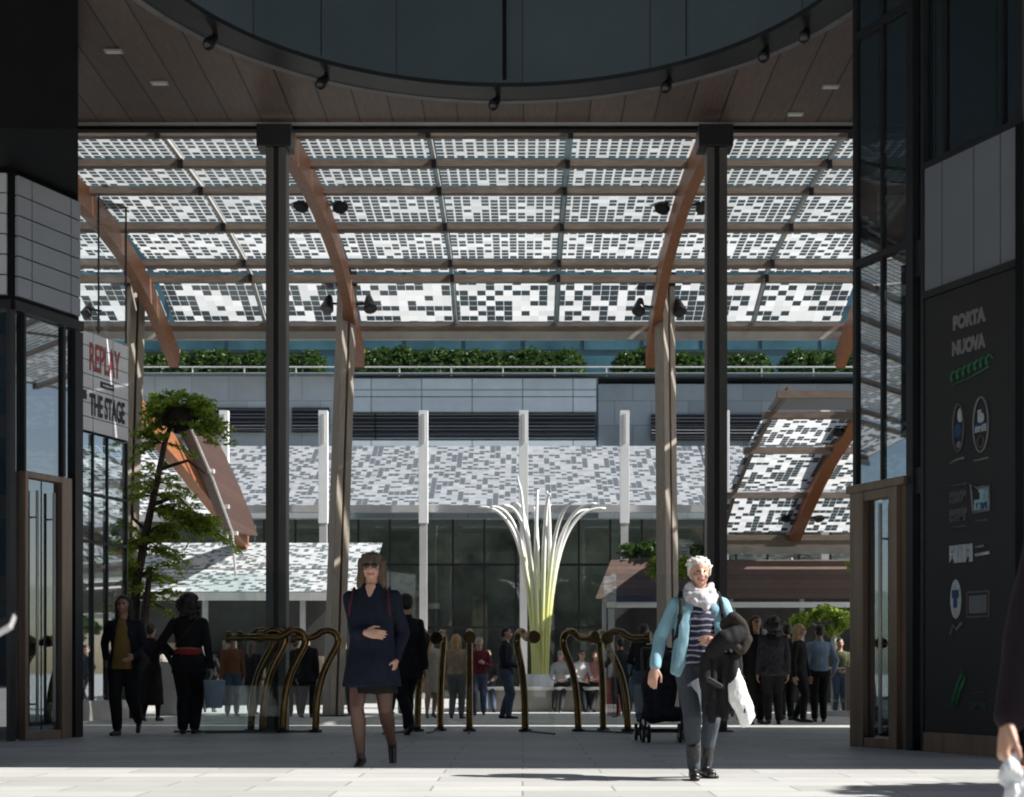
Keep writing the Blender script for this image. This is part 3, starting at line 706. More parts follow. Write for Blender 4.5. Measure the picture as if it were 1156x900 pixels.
# ================================================================== LEFT SMALLER CANOPY (arch + board gable)
lc = empty('solar_canopy', (-9.5, 38, gz(38)), 'timber arch with a brown boarded gable, behind the leafy tree at left', 'canopy')
al = [(30,Z(440,30)),(32,Z(462,32)),(34,Z(488,34)),(36,Z(514,36)),(38,Z(540,38)),(40,Z(563,40)),(42,Z(584,42)),(43.6,Z(600,43.6)),(44.6,Z(612,44.6))]
glulam('glulam_arch', -8.75, al, .3, .54, lc)
XG = -8.28
def onx(px, py, xg=XG): Y = xg*F/(px-CX); return V((xg, Y, Z(py, Y)))
mb = MB(); mb.prism([onx(*p) for p in ((205,462),(222,500),(245,552),(264,600),(291,605),(284,582),(270,548),(255,515),(240,486),(222,462))], (-.3,0,0)); mb.build('gable_board', m_gab, lc)
mb = MB(); mb.tube([onx(215,482,XG+.06), onx(240,540,XG+.06), onx(262,600,XG+.06), onx(266,650,XG+.06)], .035, 8)
for p in ((235,532),(252,572),(262,602)): mb.box(XG+.0,XG+.16,onx(*p).y-.1,onx(*p).y+.1,onx(*p).z-.05,onx(*p).z+.05)
mb.build('gable_rod', m_lgrey, lc)
for (ya, za), (yb, zb) in zip(al[1:-1:2], al[3::2]):
    roof_sheet('solar_panel', PV[4], [(ya+.1,za+.5),(yb-.1,zb+.5)], -16, -9.0, lc)
for (y, z) in al[1::2]: MB().box(-16,-8.6,y-.07,y+.07,z+.3,z+.44).build('purlin', m_lgrey, lc)
mb = MB(); mb.tube([(-8.75,44.5,Z(610,44.5)),(-8.75,44.5,gz(44))], .07, 8); mb.build('post', m_lgrey, lc)
spot(252,574,41.5,1,'black spotlight near the foot of the left timber arch', .9)
spot(100,350,30.2,-1,'black spotlight on the leftmost arch, behind the shop glass', .8)

# ================================================================== FAR BUILDING
fb = empty('office_building', (0, 60, gz(60)), 'long blue-grey stone building with dark louvre band behind the canopies', 'building')
zb0, zb1 = Z(512,58)-.5, Z(424,58)
g6 = gz(60)
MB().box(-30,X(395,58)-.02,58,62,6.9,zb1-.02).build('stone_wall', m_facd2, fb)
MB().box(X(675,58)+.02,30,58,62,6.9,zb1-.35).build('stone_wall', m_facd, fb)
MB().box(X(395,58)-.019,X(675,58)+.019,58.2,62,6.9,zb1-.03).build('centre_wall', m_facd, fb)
for p0, p1 in ((427,448),(448,465),(497,512)):
    MB().box(X(395,57.8),X(673,57.8),57.75,58.19,Z(p1,57.75)+.02,Z(p0,57.75)-.02).build('clad_panel', m_facl, fb)
def louv(x0, x1, y, py0, py1):
    z0, z1 = Z(py1, y), Z(py0, y); mb = MB(); n = 9
    for i in range(n):
        z = z0+(z1-z0)*(i+.5)/n; mb.bar((x0,y,z),(x1,y,z), .03, .09, V((0,.6,.8)))
    MB().box(x0,x1,y+.05,y+.1,z0,z1).build('louvre_back', m_dark, fb)
    return mb.build('louvre', m_louv, fb)
louv(X(397,57.8),X(672,57.8),57.95,466,496)
for a, b in ((160,300),(330,372)): louv(X(a,58),X(b,58),57.85,460,488)
for a, b in ((735,815),(822,900),(905,980)): louv(X(a,58),X(b,58),57.85,467,497)
mb = MB()
for i in range(25): x = -26+i*2.1; mb.tube([(x,57.7,zb1-.1),(x,57.7,zb1+.28)], .03, 6)
mb.tube([(-28,57.7,zb1+.28),(28,57.7,zb1+.28)], .03, 6); mb.build('roof_rail', m_lgrey, fb)
MB().box(-30,30,57.5,62,zb1-.02,zb1+.02).build('coping', m_facd, fb)
tw = empty('office_tower', (0, 72, g6), 'blue glass tower rising behind the roof hedge', 'building')
MB().box(-45,45,72,80,gz(70),48).build('wall', M('tower_frame', (.12,.2,.24), .4, 0, .1, 1, 0), tw)
mb = MB()
for i in range(30):
    for j in range(10): mb.box(-44.9+i*3,-42.1+i*3,71.9,71.99,12.6+j*2.2,14.5+j*2.2)
w_ = mb.build('glazing', M('tower_glass', (.07,.16,.2), .08, 0, .5, .3, 0, spec=.8), tw)
for p0, p1, lab in ((158,362,'leftmost clipped hedge on the far roof terrace'),(400,652,'longest clipped hedge on the far roof terrace, mid picture'),(696,864,'dark clipped hedge on the far roof terrace above the right column'),(888,1010,'rightmost clipped hedge on the far roof terrace, by the glass corner')):
    Y = 60; x0, x1 = X(p0,Y), X(p1,Y); z0 = zb1-.1; z1 = Z(386,Y)
    t = empty('hedge', ((x0+x1)/2, Y, zb1), lab, 'hedge', 'clipped hedges on the far terrace')
    MB().box(x0+.3,x1-.3,Y-.3,Y+.55,z0,z1-.5).build('inner_twigs', M('hedge_inner', (.015,.03,.01), .9), t)
    n = int((x1-x0)/.8)+1
    bl = [((x0+(x1-x0)*(i+.5)/n, Y+random.uniform(-.1,.1), z0+.75+random.uniform(-.12,.1)), (.7*random.uniform(.8,1.15), .9, .85*random.uniform(.85,1.12))) for i in range(n)]
    leaves('foliage', m_leaf, bl, 1500*n, .13, t, .35)

# ================================================================== FAR SOLAR ROOF WITH WHITE POSTS
fr_ = empty('solar_roof', (0, 52, gz(50)), 'long low sloping roof of checkered solar glass in front of the far building', 'canopy')
pz = [(56.5,Z(504,56.5)),(53.4,Z(537,53.4)),(50,Z(570,50))]
for (ya,za),(yb,zb) in zip(pz[:-1], pz[1:]):
    for a in range(-21, 22, 7):
        roof_sheet('solar_panel', m_pvfar, [(ya-.08,za),(yb+.08,zb)], a+.03, a+6.97, fr_)
MB().box(-21,28,53.3,53.5,pz[1][1]-.2,pz[1][1]-.06).build('purlin', m_dark, fr_)
MB().box(-21,28,49.8,50.05,pz[2][1]-.28,pz[2][1]-.03).build('eave_beam', m_lgrey, fr_)
for i, px in enumerate((253,365,478,591,705,818,931)):
    x = X(px, 49.5); z1 = Z(464,49.5); g = gz(49.5)
    lab = ['leftmost tall white roof post, over the boarded gable','second white roof post, showing between the left steel post and its column','white roof post above the woman in the navy coat','white roof post right behind the white sculpture top','white roof post left of the right tall column','white roof post beside the right steel post','rightmost white roof post, hidden low behind the right canopy'][i]
    t = empty('roof_post', (x,49.5,g), lab, 'post', 'white posts of the far solar roof')
    MB().box(x-.16,x+.16,49.4,49.62,5.9,z1).build('mast', m_white, t, bevel=.01)
    MB().box(x-.05,x+.05,49.38,49.399,Z(500,49.4),z1-.12).build('slot', m_lgrey, t)
    MB().box(x-.13,x+.13,49.42,49.6,g,5.899).build('shaft', m_lgrey, t)
# glazed hall below the far roof
hall = empty('glazed_hall', (0, 52.5, gz(52)), 'dark glazed hall front under the far solar roof', 'building')
g = gz(52)
MB().box(-18,18,52,52.03,g,6.3).build('glazing', glass('hall_glass', (.8,.86,.84), 1.2, .02, 1.5, .06, coat=.06), hall)
mb = MB()
for i in range(31): x = -17.5+i*1.15; mb.box(x-.035,x+.035,51.93,51.998,g,6.3)
for z in (2.3, 4.6): mb.box(-18,18,51.94,51.999,z,z+.09)
mb.build('mullion', m_dark, hall)
MB().box(-18,18,57,57.2,g,6.8).build('back_wall', M('hall_back', (.4,.38,.35), .8, 0, .6, .6, 0), hall)
mb = MB()
for i in range(26):
    x = -16+i*1.3+random.uniform(-.4,.4); h = random.uniform(1.2,4.2); mb.box(x-.3,x+.3,55+random.random(),56.5,g,g+h)
mb.build('interior_fitting', M('hall_fittings', (.45,.36,.28), .7, 0, .8, .8, 0), hall)
MB().box(-18,18,52.1,57,6.3,6.36).build('ceiling', m_lgrey, hall)
MB().box(-18,18,52.1,57,g+.0,g+.012).build('hall_floor', m_conc, hall)

# ================================================================== KIOSKS, AWNING, PERGOLA
kk = empty('kiosk', (-8, 42, gz(42)), 'low kiosk with a sloping checkered roof behind the left steel post', 'kiosk')
roof_sheet('solar_panel', m_pvlow, [(45,Z(613,45)),(42.4,Z(642,42.4))], X(140,45), X(432,45), kk); roof_sheet('solar_panel', m_pvlow, [(42.3,Z(643,42.3)),(40,Z(668,40))], X(140,42), X(412,42), kk)
MB().box(X(130,40),X(408,40),39.9,40.05,Z(678,40),Z(669,40)).build('eave_beam', m_lgrey, kk)
for px in (206,232,342,402): x = X(px,40.3); MB().box(x-.07,x+.07,40.2,40.35,gz(40),Z(678,40.2)).build('post', m_lgrey, kk)
MB().box(X(140,43),X(425,43),43,43.2,gz(43),Z(640,43)).build('back_wall', M('kiosk_back', (.05,.05,.05), .6, 0, .5, .8, 0), kk)
mb = MB()
for i in range(12): x = -10.6+i*.55; mb.box(x,x+.35,42.4,42.8,gz(43)+.8,gz(43)+.8+random.uniform(.2,1.1))
mb.build('display', M('kiosk_goods', (.25,.2,.16), .7, 0, .8, 1.5, 0), kk)
MB().box(X(165,41),X(400,41),41,41.3,gz(41),gz(41)+.8).build('counter', m_dark, kk)

aw = empty('awning', (6, 41, Z(675,41)), 'long brown boarded awning on the right beneath the lower canopy', 'awning')
mb = MB(); Y = 41
mb.add([P(672,676,Y),V((17,Y,Z(676,Y))),V((17,Y+.9,Z(632,Y+.9))),P(690,632,Y+.9),P(672,676,Y+.12)+V((0,.12,0)),V((17,Y+.24,Z(676,Y))),V((17,Y+1.1,Z(632,Y+.9))),P(690,632,Y+.9)+V((0,.2,0))],
       [(0,1,2,3),(7,6,5,4),(0,4,5,1),(1,5,6,2),(2,6,7,3),(3,7,4,0)]); mb.build('fascia', m_awn, aw)
for px in (682,748,825,905,985): x = X(px,41.4); MB().box(x-.06,x+.06,41.3,41.42,gz(41),Z(676,41.3)).build('post', m_lgrey, aw)
MB().box(X(690,44),17,44,44.2,gz(44),Z(640,44)).build('back_wall', M('awning_back', (.06,.055,.05), .7, 0, .6, .7, 0), aw)
pg = empty('pergola', (6, 38, gz(38)), 'pale flat beam on thin posts below the brown awning', 'pergola')
MB().box(X(685,38),15,37.9,38.1,Z(686,38),Z(680,38)).build('beam', m_white, pg)
for px in (690,826,942): MB().box(X(px,38)-.08,X(px,38)+.08,37.92,38.08,gz(38),Z(687,38)).build('post', m_lgrey, pg)
MB().box(X(693,37.8),X(738,37.8),37.8,37.88,Z(679.5,37.8),Z(672,37.8)).build('name_board', M('dark_blue_board', (.02,.03,.07), .5), pg)

def plant(name, lab, cat, blobs, n, size, mat, base_, stems, group=None, smat=m_bark):
    t = empty(name, base_, lab, cat, group)
    leaves('foliage', mat, blobs, n, size, t, .5)
    if stems:
        mb = MB()
        for p, r in stems: mb.tube(p, r, 8)
        mb.build('trunk' if 'tree' in name else 'stem', smat, t, smooth=True)
    return t
def wb(px, py, Y, rx, rz, ry=None): return (P(px,py,Y), (rx/F*Y, (ry or rx)/F*Y, rz/F*Y))
Y = 42.2
plant('trailing_plant', 'green trailing plants along the top of the brown awning', 'plant', [wb(710,622,Y,14,9),wb(735,620,Y,18,10),wb(790,622,Y,12,8)], 900, .09, m_leaf, P(735,632,Y), None)
plant('potted_shrub', 'bright yellow-green shrub showing either side of the right tall column', 'shrub', [wb(740,642,40.5,10,16),wb(772,640,40.5,12,14)], 700, .08, m_leafb, V((X(756,40.5),40.5,gz(40))), [([V((X(756,40.5),40.5,gz(40))),P(748,660,40.5),P(742,642,40.5)],[.04,.03,.015]),([P(752,680,40.5),P(770,645,40.5)],[.03,.012])])
plant('small_tree', 'small bright-leaved tree beside the right glass corner, under the pale beam', 'tree', [wb(905,700,36,14,9),wb(930,692,36,16,10),wb(950,700,36,12,14),wb(938,712,36,12,8),wb(960,640,35,5,8)], 1100, .085, m_leafb, V((X(944,36),36,gz(36))), [([V((X(944,36),36,gz(36))),P(943,740,36),P(940,700,36)],[.1,.09,.04]),([P(942,720,36),P(915,702,36)],[.04,.015]),([P(942,715,36),P(956,690,36)],[.03,.012])], None, M('pale_trunk', (.5,.47,.42), .8, 0, .3, 8, .3))
plant('shrub', 'dark shrub at the back between the group of people and the glass corner', 'shrub', [wb(890,720,39,14,22),wb(870,730,39,14,18)], 700, .1, m_leafd, V((X(880,39),39,gz(39))), None)
# ---- the leafy tree at left with a dark clump in its crown
Y = 27.5; gg = gz(Y)
lt = empty('leafy_tree', (X(152,Y),Y,gg), 'dark-stemmed leafy tree with a round dark clump in its crown, beside the shop sign', 'tree')
mb = MB()
mb.tube([V((X(151,Y),Y,gg)),P(150,720,Y),P(154,660,Y),P(165,600,Y),P(177,545,Y),P(186,500,Y),P(196,470,Y)],[.13,.11,.09,.08,.065,.055,.04],10)
mb.tube([V((X(160,Y),Y-.1,gg)),P(160,740,Y-.1),P(164,690,Y-.1),P(170,640,Y-.1)],[.1,.09,.08,.04],8)
mb.tube([P(172,570,Y),P(200,560,Y),P(225,585,Y)],[.05,.035,.015],8); mb.tube([P(166,600,Y),P(150,585,Y),P(148,560,Y)],[.04,.03,.015],8)
mb.tube([P(180,530,Y),P(212,520,Y),P(232,535,Y)],[.04,.03,.012],8); mb.build('trunk', m_bark, lt, smooth=True)
mb = MB(); mb.sphere(P(204,474,Y), (.34,.3,.22), 18, 12)
rbm = mb.build('crown_clump', m_dbrown, lt, smooth=True)  # dark brown lump standing in for the crown's hollow underside
for v in rbm.data.vertices: v.co += v.co.normalized()*0.0+V((mnoise.noise(v.co*5),mnoise.noise(v.co*5+V((9,0,0))),mnoise.noise(v.co*5+V((0,9,0)))))*.16
rnd = random.Random(21)
def sprays(starts, n, reach, droop, rr):
    bl = []; tw = MB()
    for _ in range(n):
        px, py, sx = rnd.choice(starts); p0 = P(px, py, Y+rnd.uniform(-.15,.15)); an = rnd.uniform(-.5, math.pi+.5) if not sx else rnd.uniform(-.5,.9)
        L = reach*rnd.uniform(.45,1.1); p1 = p0+V((math.cos(an)*L, rnd.uniform(-.6,.6)*L, math.sin(an)*L*.55-droop*L*rnd.random()))
        pm = (p0+p1)/2+V((0,0,.18*L)); ln = spline(p0, pm, p1, 6); tw.tube(ln, [.016-.002*k for k in range(7)], 5)
        for k in (2,3,4,5,6): r = rr*rnd.uniform(.5,1.15); bl.append((ln[k]+V((0,0,-.02)), (r, r, r*.6)))
    return bl, tw
b1, tw1 = sprays([(186,480,0),(196,462,0),(205,470,0),(215,480,1),(180,500,0)], 46, .78, .5, .13)
for _ in range(34):
    an = rnd.uniform(-.25, math.pi+.25); rr = rnd.uniform(.55,1.0); b1.append((P(201+40*rr*math.cos(an), 466-30*rr*math.sin(an)*rnd.uniform(.6,1), Y+rnd.uniform(-.45,.3)), (rnd.uniform(.1,.2), .18, rnd.uniform(.06,.13))))
leaves('crown', leafmat('tree_leaves', (.1,.19,.02), (.38,.52,.08), .6), b1, 5200, .05, lt, .6); tw1.build('twigs', m_bark, lt)
b2, tw2 = sprays([(168,600,1),(172,575,1),(195,585,1),(215,592,1),(160,620,0),(178,545,0),(158,650,0),(165,610,0),(156,675,0),(172,560,0)], 120, .85, .6, .13)
leaves('lower_foliage', leafmat('tree_leaves_low', (.16,.25,.025), (.5,.6,.12), .6), b2, 6800, .05, lt, .6); tw2.build('twigs', m_bark, lt)
plant('street_tree', 'slim tree added out of view at the right to cast the ground shadow', 'tree', [((8.9,8.3,5.0),(1.2,.8,.7)),((8.2,8.5,4.6),(.7,.6,.5)),((9.6,8.0,5.4),(.8,.7,.6))], 4200, .1, m_leafd, (8.9,8.2,0), [([(8.9,8.2,0),(8.93,8.22,2.2),(8.9,8.2,4.6)],[.11,.08,.03])])  # out-of-view tree, added only for its shadow on the paving at lower right

# ================================================================== WHITE FAN SCULPTURE
Y = 37.0; g = gz(Y)
ft = empty('fan_sculpture', (X(608,Y),Y,g), 'white fan-shaped steel tree sculpture with a yellow trunk', 'sculpture')
m_fan, nt, bs = base('white_to_yellow_paint'); tc = nd(nt, 'ShaderNodeTexCoord'); sp = nd(nt, 'ShaderNodeSeparateXYZ'); nt.links.new(tc.outputs['Object'], sp.inputs[0])
nt.links.new(mixc(nt, ramp(nt, sp.outputs[2], 2.4, 4.3), (.66,.66,.2), (.82,.83,.8)), bs.inputs['Base Color']); bs.inputs['Roughness'].default_value = .4
rnd = random.Random(11); NS = 14
for i in range(NS):
    ang = 2*math.pi*i/NS+rnd.uniform(-.1,.1); ca, sa = math.cos(ang), math.sin(ang)
    reach = (1.2+.5*abs(ca))*(1.0,.96,.84)[i % 3]; hz = Z(577,Y)+(1.7-reach)*.35+rnd.uniform(-.05,.15); cx = X(610,Y)
    if i % 4 == 2: reach = rnd.uniform(.2,.6); hz = Z(551,Y)+rnd.uniform(-.25,.12)
    q0 = V((cx+.16*ca, Y+.16*sa, g+.5)); q1 = V((cx+.17*ca, Y+.17*sa, Z(700,Y))); q2 = V((cx+.4*ca, Y+.36*sa, Z(645,Y))); q3 = V((cx+reach*ca, Y+reach*.8*sa, hz))
    low = spline(q0, q1*.7+V((q0.x,q0.y,q1.z))*.3, q2, 8); up = spline(q2, V((cx+(.36+.22*reach)*ca, Y+(.33+.2*reach)*sa, hz+(.12 if reach > .8 else -.2))), q3, 14)
    pts = low+up[1:]; br = MB(); br.tube(pts, [.06]*9+[.062-.034*t/14 for t in range(1,15)], 7); br.build('branch', m_fan, ft, smooth=True)
    if i % 3 == 0:
        mb = MB(); tw = (up[-1]-up[-4]).normalized(); mb.tube([up[-6], up[-6]+tw*.22+V((0,0,.1)), up[-6]+tw*.5+V((.0,0,.13))], [.028,.022,.012], 6); mb.build('twig', m_fan, ft, smooth=True)
mb = MB(); mb.tube([V((X(610,Y),Y,g+.45)),P(610,715,Y),P(610,690,Y),P(610,665,Y)],[.15,.15,.16,.2],16); mb.build('trunk_core', m_fan, ft, smooth=True)
mb = MB(); mb.tube([V((X(609,Y),Y,g)),V((X(609,Y),Y,g+.9))],[.5,.42],20); mb.build('foot', m_white, ft)
# planter bench
Y = 34.2; g = gz(Y)
pb = empty('stone_bench', (X(620,Y),Y,g), 'long pale stone planter bench in front of the white sculpture', 'bench')
MB().box(X(528,Y),X(700,Y),Y,Y+1.3,g,g+.52).build('body', M('bench_stone', (.28,.26,.24), .7, 0, .15, 3, .1), pb, bevel=.01)
MB().box(X(525,Y),X(703,Y),Y-.06,Y+1.36,g+.522,g+.6).build('seat', m_conc, pb, bevel=.01)
Y = 30.5; g = gz(Y)
lbn = empty('litter_bin', (X(693,Y),Y,g), 'red round litter bin standing behind the bronze door handles', 'bin')
mb = MB(); x = X(693,Y); mb.tube([(x,Y,g),(x,Y,g+.78),(x,Y,g+.8)],[.15,.17,.175],18); mb.build('body', m_red, lbn); mb = MB(); mb.tube([(x,Y,g+.8),(x,Y,g+.83)],[.185,.17],18); mb.build('rim', m_dark, lbn)
Y = 31; g = gz(Y); x = X(196,Y)
pot = empty('planter_pot', (x,Y,g), 'tall pale planter between the two dark women at left', 'planter')
mb = MB(); mb.add([(x-.32,Y-.25,g),(x+.22,Y-.25,g),(x+.22,Y+.25,g),(x-.32,Y+.25,g),(x-.25,Y-.28,g+1.15),(x+.36,Y-.28,g+1.15),(x+.36,Y+.28,g+1.15),(x-.25,Y+.28,g+1.15)],[(0,3,2,1),(4,5,6,7),(0,1,5,4),(1,2,6,5),(2,3,7,6),(3,0,4,7)]); mb.build('body', m_lgrey, pot, bevel=.02)
mb = MB(); mb.box(x-.22,x+.33,Y-.24,Y+.24,g+1.151,g+1.17); mb.build('soil', m_dbrown, pot)
Y = 30; g = gz(Y)
bal = empty('glass_balustrade', (X(950,Y),Y,g), 'pale glass balustrade with bronze end post by the right glass corner', 'balustrade')
MB().box(X(936,Y),X(990,Y),Y,Y+.03,g+.12,g+1.0).build('pane', m_clear, bal); MB().box(X(955,Y),X(962,Y),Y-.04,Y+.08,g,g+1.05).build('post', m_bronze, bal)
MB().box(X(925,Y),X(990,Y),Y-.1,Y+.12,g,g+.118).build('base', m_conc, bal); MB().box(X(936,Y),X(990,Y),Y-.02,Y+.05,g+1.001,g+1.04).build('top_rail', m_lgrey, bal)

ol = empty('offscreen_block', (-60,-10,0), 'unseen dark glass tower added far left to cut sky light and show in reflections', 'building')  # out of view, added to darken the ambient light and fill the glass reflections
MB().box(-80,-56,-42,26,0,70).build('wall', M('tower_wall', (.05,.055,.06), .4, 0, .2, .3, 0), ol)
mb = MB()
for i in range(16):
    for j in range(16): mb.box(-55.99,-55.9,-41+i*4.2,-37.4+i*4.2,1.5+j*4.2,4.4+j*4.2)
mb.build('window', M('tower_window', (.03,.045,.055), .1, 0, .4, .3, 0, spec=.8), ol)
op = empty('offscreen_block', (0,-42,0), 'unseen dark glass block added behind the camera to hold back sky light', 'building')  # added behind the camera to block sky light from the passage
MB().box(-70,45,-60,-42,0,66).build('wall', M('block_wall', (.05,.055,.06), .4, 0, .2, .3, 0), op)
mb = MB()
for i in range(28):
    for j in range(15): mb.box(-69+i*4,-65.6+i*4,-41.99,-41.9,1.5+j*4,4.3+j*4)
mb.build('window', M('block_glass', (.03,.045,.055), .1, 0, .4, .3, 0, spec=.8), op)

# ================================================================== GLASS DOORS WITH BRONZE HANDLES
HS = [(0,0),(.02,.34),(.05,.55),(.10,.74),(.17,.9),(.235,1.02),(.275,1.11),(.28,1.19),(.24,1.255),(.165,1.285),(.08,1.27),(.02,1.225),(-.06,1.195),(-.16,1.195),(-.27,1.2)]
def door(px, Y, deg, lab, sc=1.0, pane=True):
    g = gz(Y); b = V((X(px,Y), Y, g)); c, s = math.cos(R(deg)), math.sin(R(deg))
    t = empty('glass_door', b, lab, 'door', 'glass doors with tall bronze handles')
    at = lambda u, z, w=0: b+V((u*c-w*s, u*s+w*c, z*sc))
    pts = [];  # smooth the handle line
    for i in range(len(HS)-1):
        p0, p1, p2, p3 = HS[max(i-1,0)], HS[i], HS[i+1], HS[min(i+2,len(HS)-1)]
        for k in range(4):
            q = k/4; f = lambda a: .5*(2*p1[a]+(p2[a]-p0[a])*q+(2*p0[a]-5*p1[a]+4*p2[a]-p3[a])*q*q+(3*p1[a]-p0[a]-3*p2[a]+p3[a])*q**3)
            pts.append(at(f(0)*sc, f(1)))
    pts.append(at(HS[-1][0]*sc, HS[-1][1]))
    hd = MB().tube(pts, .046, 14).build('handle', m_brass, t, smooth=True)
    e = pts[-1]; dd = (pts[-1]-pts[-3]).normalized()
    MB().tube([e-dd*.03, e+dd*.035], [.082,.082], 20).build('end_disc', m_brass, hd)
    MB().tube([b+V((0,0,.0)), b+V((0,0,.035))], .085, 16).build('foot_collar', m_dark, hd)
    if pane:
        mb = MB(); vs = []
        for (u, z) in ((-.95,.03),(-.07,.03),(-.07,2.0),(-.95,2.0)):
            vs += [at(u, z, -.006), at(u, z, .006)]
        mb.add(vs, [(0,2,4,6),(7,5,3,1),(0,1,3,2),(2,3,5,4),(4,5,7,6),(6,7,1,0)]); mb.build('pane', m_clear, t)
        mb = MB(); mb.bar(at(-.95,.012), at(-.07,.012), .02, .024); mb.build('pivot_rail', m_steel, t)
for px, Y, dg, lab in ((283,18.0,8,'leftmost bronze-handled glass door'),(296,17.85,0,'second bronze-handled glass door from the left'),(319,17.8,14,'bronze-handled glass door in front of the left steel post'),
        (356,17.9,8,'bronze-handled glass door just left of the woman in the navy coat'),(471,18.2,68,'bronze-handled glass door just right of the woman in the navy coat'),
        (497,18.5,84,'glass door seen nearly edge on, beside the blonde woman in a tan jacket'),(530,18.3,92,'glass door seen edge on whose handle shows as a post with a round disc on top'),
        (593,18.1,112,'glass door with its handle disc in front of the white sculpture trunk'),(653,18.2,132,'glass door with hooked handle right of the white sculpture'),(681,18.5,97,'glass door seen edge on beside the red bin'),(709,18.2,160,'rightmost bronze-handled glass door')):
    door(px, Y, dg, lab)

# ================================================================== PEOPLE
def ik(a, b, l1, l2, pole):
    d = b-a; L = d.length
    if L > (l1+l2)*.998: b = a+d.normalized()*(l1+l2)*.998; d = b-a; L = d.length
    e = d.normalized(); x = (l1*l1-l2*l2+L*L)/(2*L); h = math.sqrt(max(l1*l1-x*x, 0)); p = (pole-e*pole.dot(e)).normalized()
    return a+e*x+p*h, b
class Fig:
    """closed overlapping pieces -> one continuous remeshed surface with a material per region"""
    def __init__(s): s.v = []; s.f = []; s.m = []; s.mats = []
    def mi(s, mat):
        if mat not in s.mats: s.mats.append(mat)
        return s.mats.index(mat)
    def loft(s, rings, mat, n=16):
        k = s.mi(mat); b = len(s.v)
        for c, A, B in rings:
            for i in range(n):
                a = 2*math.pi*i/n; s.v.append(c+A*math.cos(a)+B*math.sin(a)); s.m.append(k)
        for j in range(len(rings)-1):
            for i in range(n): s.f.append((b+j*n+i, b+j*n+(i+1)%n, b+(j+1)*n+(i+1)%n, b+(j+1)*n+i))
        s.f.append(tuple(b+i for i in range(n-1,-1,-1))); s.f.append(tuple(b+(len(rings)-1)*n+i for i in range(n)))
    def zloft(s, rings, mat, step=.02, n=20):
        """rings (z, rx, ry, cx, cy) bottom to top or top to bottom, densified"""
        out = []
        for (z0,a0,b0,x0,y0),(z1,a1,b1,x1,y1) in zip(rings[:-1], rings[1:]):
            k = max(1, int(abs(z1-z0)/step))
            for i in range(k):
                t = i/k; sm = t; out.append((V((x0+(x1-x0)*sm, y0+(y1-y0)*sm, z0+(z1-z0)*t)), V((a0+(a1-a0)*sm,0,0)), V((0,b0+(b1-b0)*sm,0))))
        z,a,b,x,y = rings[-1]; out.append((V((x,y,z)), V((a,0,0)), V((0,b,0))))
        if out[0][0].z > out[-1][0].z: out.reverse()
        s.loft(out, mat, n)
    def cap(s, p0, p1, r0, r1, mat, A=None, flat=1.0, n=12):
        p0, p1 = V(p0), V(p1); d = p1-p0; L = max(d.length, 1e-4); d = d/L
        a = (A - d*A.dot(d)) if A is not None else d.cross(V((.31,.2,.93)))
        if a.length < 1e-3: a = d.cross(V((1,0,0)))
        a.normalize(); b = d.cross(a); rings = []
        for q in (75, 50, 25): rings.append((p0-d*r0*math.sin(R(q))*(1 if flat==1 else .6), r0*math.cos(R(q))))
        k = max(1, int(L/.018))
        for i in range(k+1): rings.append((p0+d*L*i/k, r0+(r1-r0)*i/k))
        for q in (25, 50, 75): rings.append((p1+d*r1*math.sin(R(q))*(1 if flat==1 else .6), r1*math.cos(R(q))))
        s.loft([(c, a*r, b*r*flat) for c, r in rings], mat, n)
    def chain(s, pts, rad, mat, **kw):
        for a, b, r0, r1 in zip(pts[:-1], pts[1:], rad[:-1], rad[1:]): s.cap(a, b, r0, r1, mat, **kw)
    def ell(s, c, r, mat, rot=None, n=14, m=9):
        c = V(c); rings = []
        for i in range(m):
            a = math.pi*(i+.5)/m; z = -math.cos(a)*r[2]; q = math.sin(a); rings.append((V((0,0,z)), V((r[0]*q,0,0)), V((0,r[1]*q,0))))
        if rot is None: rot = Matrix.Identity(3)
        s.loft([(c+rot@p, rot@A, rot@B) for p, A, B in rings], mat, n)
    def build(s, name, parent, vox=.008, smooth=2, wob=0.0, wscale=14.):
        me = bpy.data.meshes.new('tmp'); me.from_pydata([tuple(v) for v in s.v], [], s.f)
        ob = bpy.data.objects.new('tmp', me); C.objects.link(ob)
        md = ob.modifiers.new('r', 'REMESH'); md.mode = 'VOXEL'; md.voxel_size = vox
        if smooth: sm = ob.modifiers.new('s', 'SMOOTH'); sm.iterations = smooth; sm.factor = .5
        dg = bpy.context.evaluated_depsgraph_get(); out = bpy.data.meshes.new_from_object(ob.evaluated_get(dg)); bpy.data.objects.remove(ob); bpy.data.meshes.remove(me)
        out.name = name; out.materials.clear()
        for m in s.mats: out.materials.append(m)
        if len(s.mats) > 1:
            kd = kdtree.KDTree(len(s.v))
            for i, v in enumerate(s.v): kd.insert(v, i)
            kd.balance()
            for p in out.polygons: p.material_index = s.m[kd.find(p.center)[1]]
        if wob:
            nv = len(out.vertices); co = [0.0]*(nv*3); no = [0.0]*(nv*3)
            out.vertices.foreach_get('co', co); out.vertex_normals.foreach_get('vector', no)
            for i in range(nv):
                q = V(co[3*i:3*i+3])*wscale; q.z *= .45; k = mnoise.noise(q)*wob+mnoise.noise(q*2.3)*wob*.4
                for a in (0, 1, 2): co[3*i+a] += no[3*i+a]*k
            out.vertices.foreach_set('co', co); out.update()
        for p in out.polygons: p.use_smooth = True
        o = bpy.data.objects.new(name, out); C.objects.link(o)
        if parent: o.parent = parent; LOC[o.name] = LOC.get(parent.name, V((0,0,0)))
        return o
def cloth(name, col, var=.18, rough=.85, ns=9, stretch=(1,1,1)):
    return M(name, col, rough, 0, var, ns, .35, 130, stretch, .25)
m_skin = M('skin', (.5,.29,.21), .5, 0, .08, 8, .05, 120)
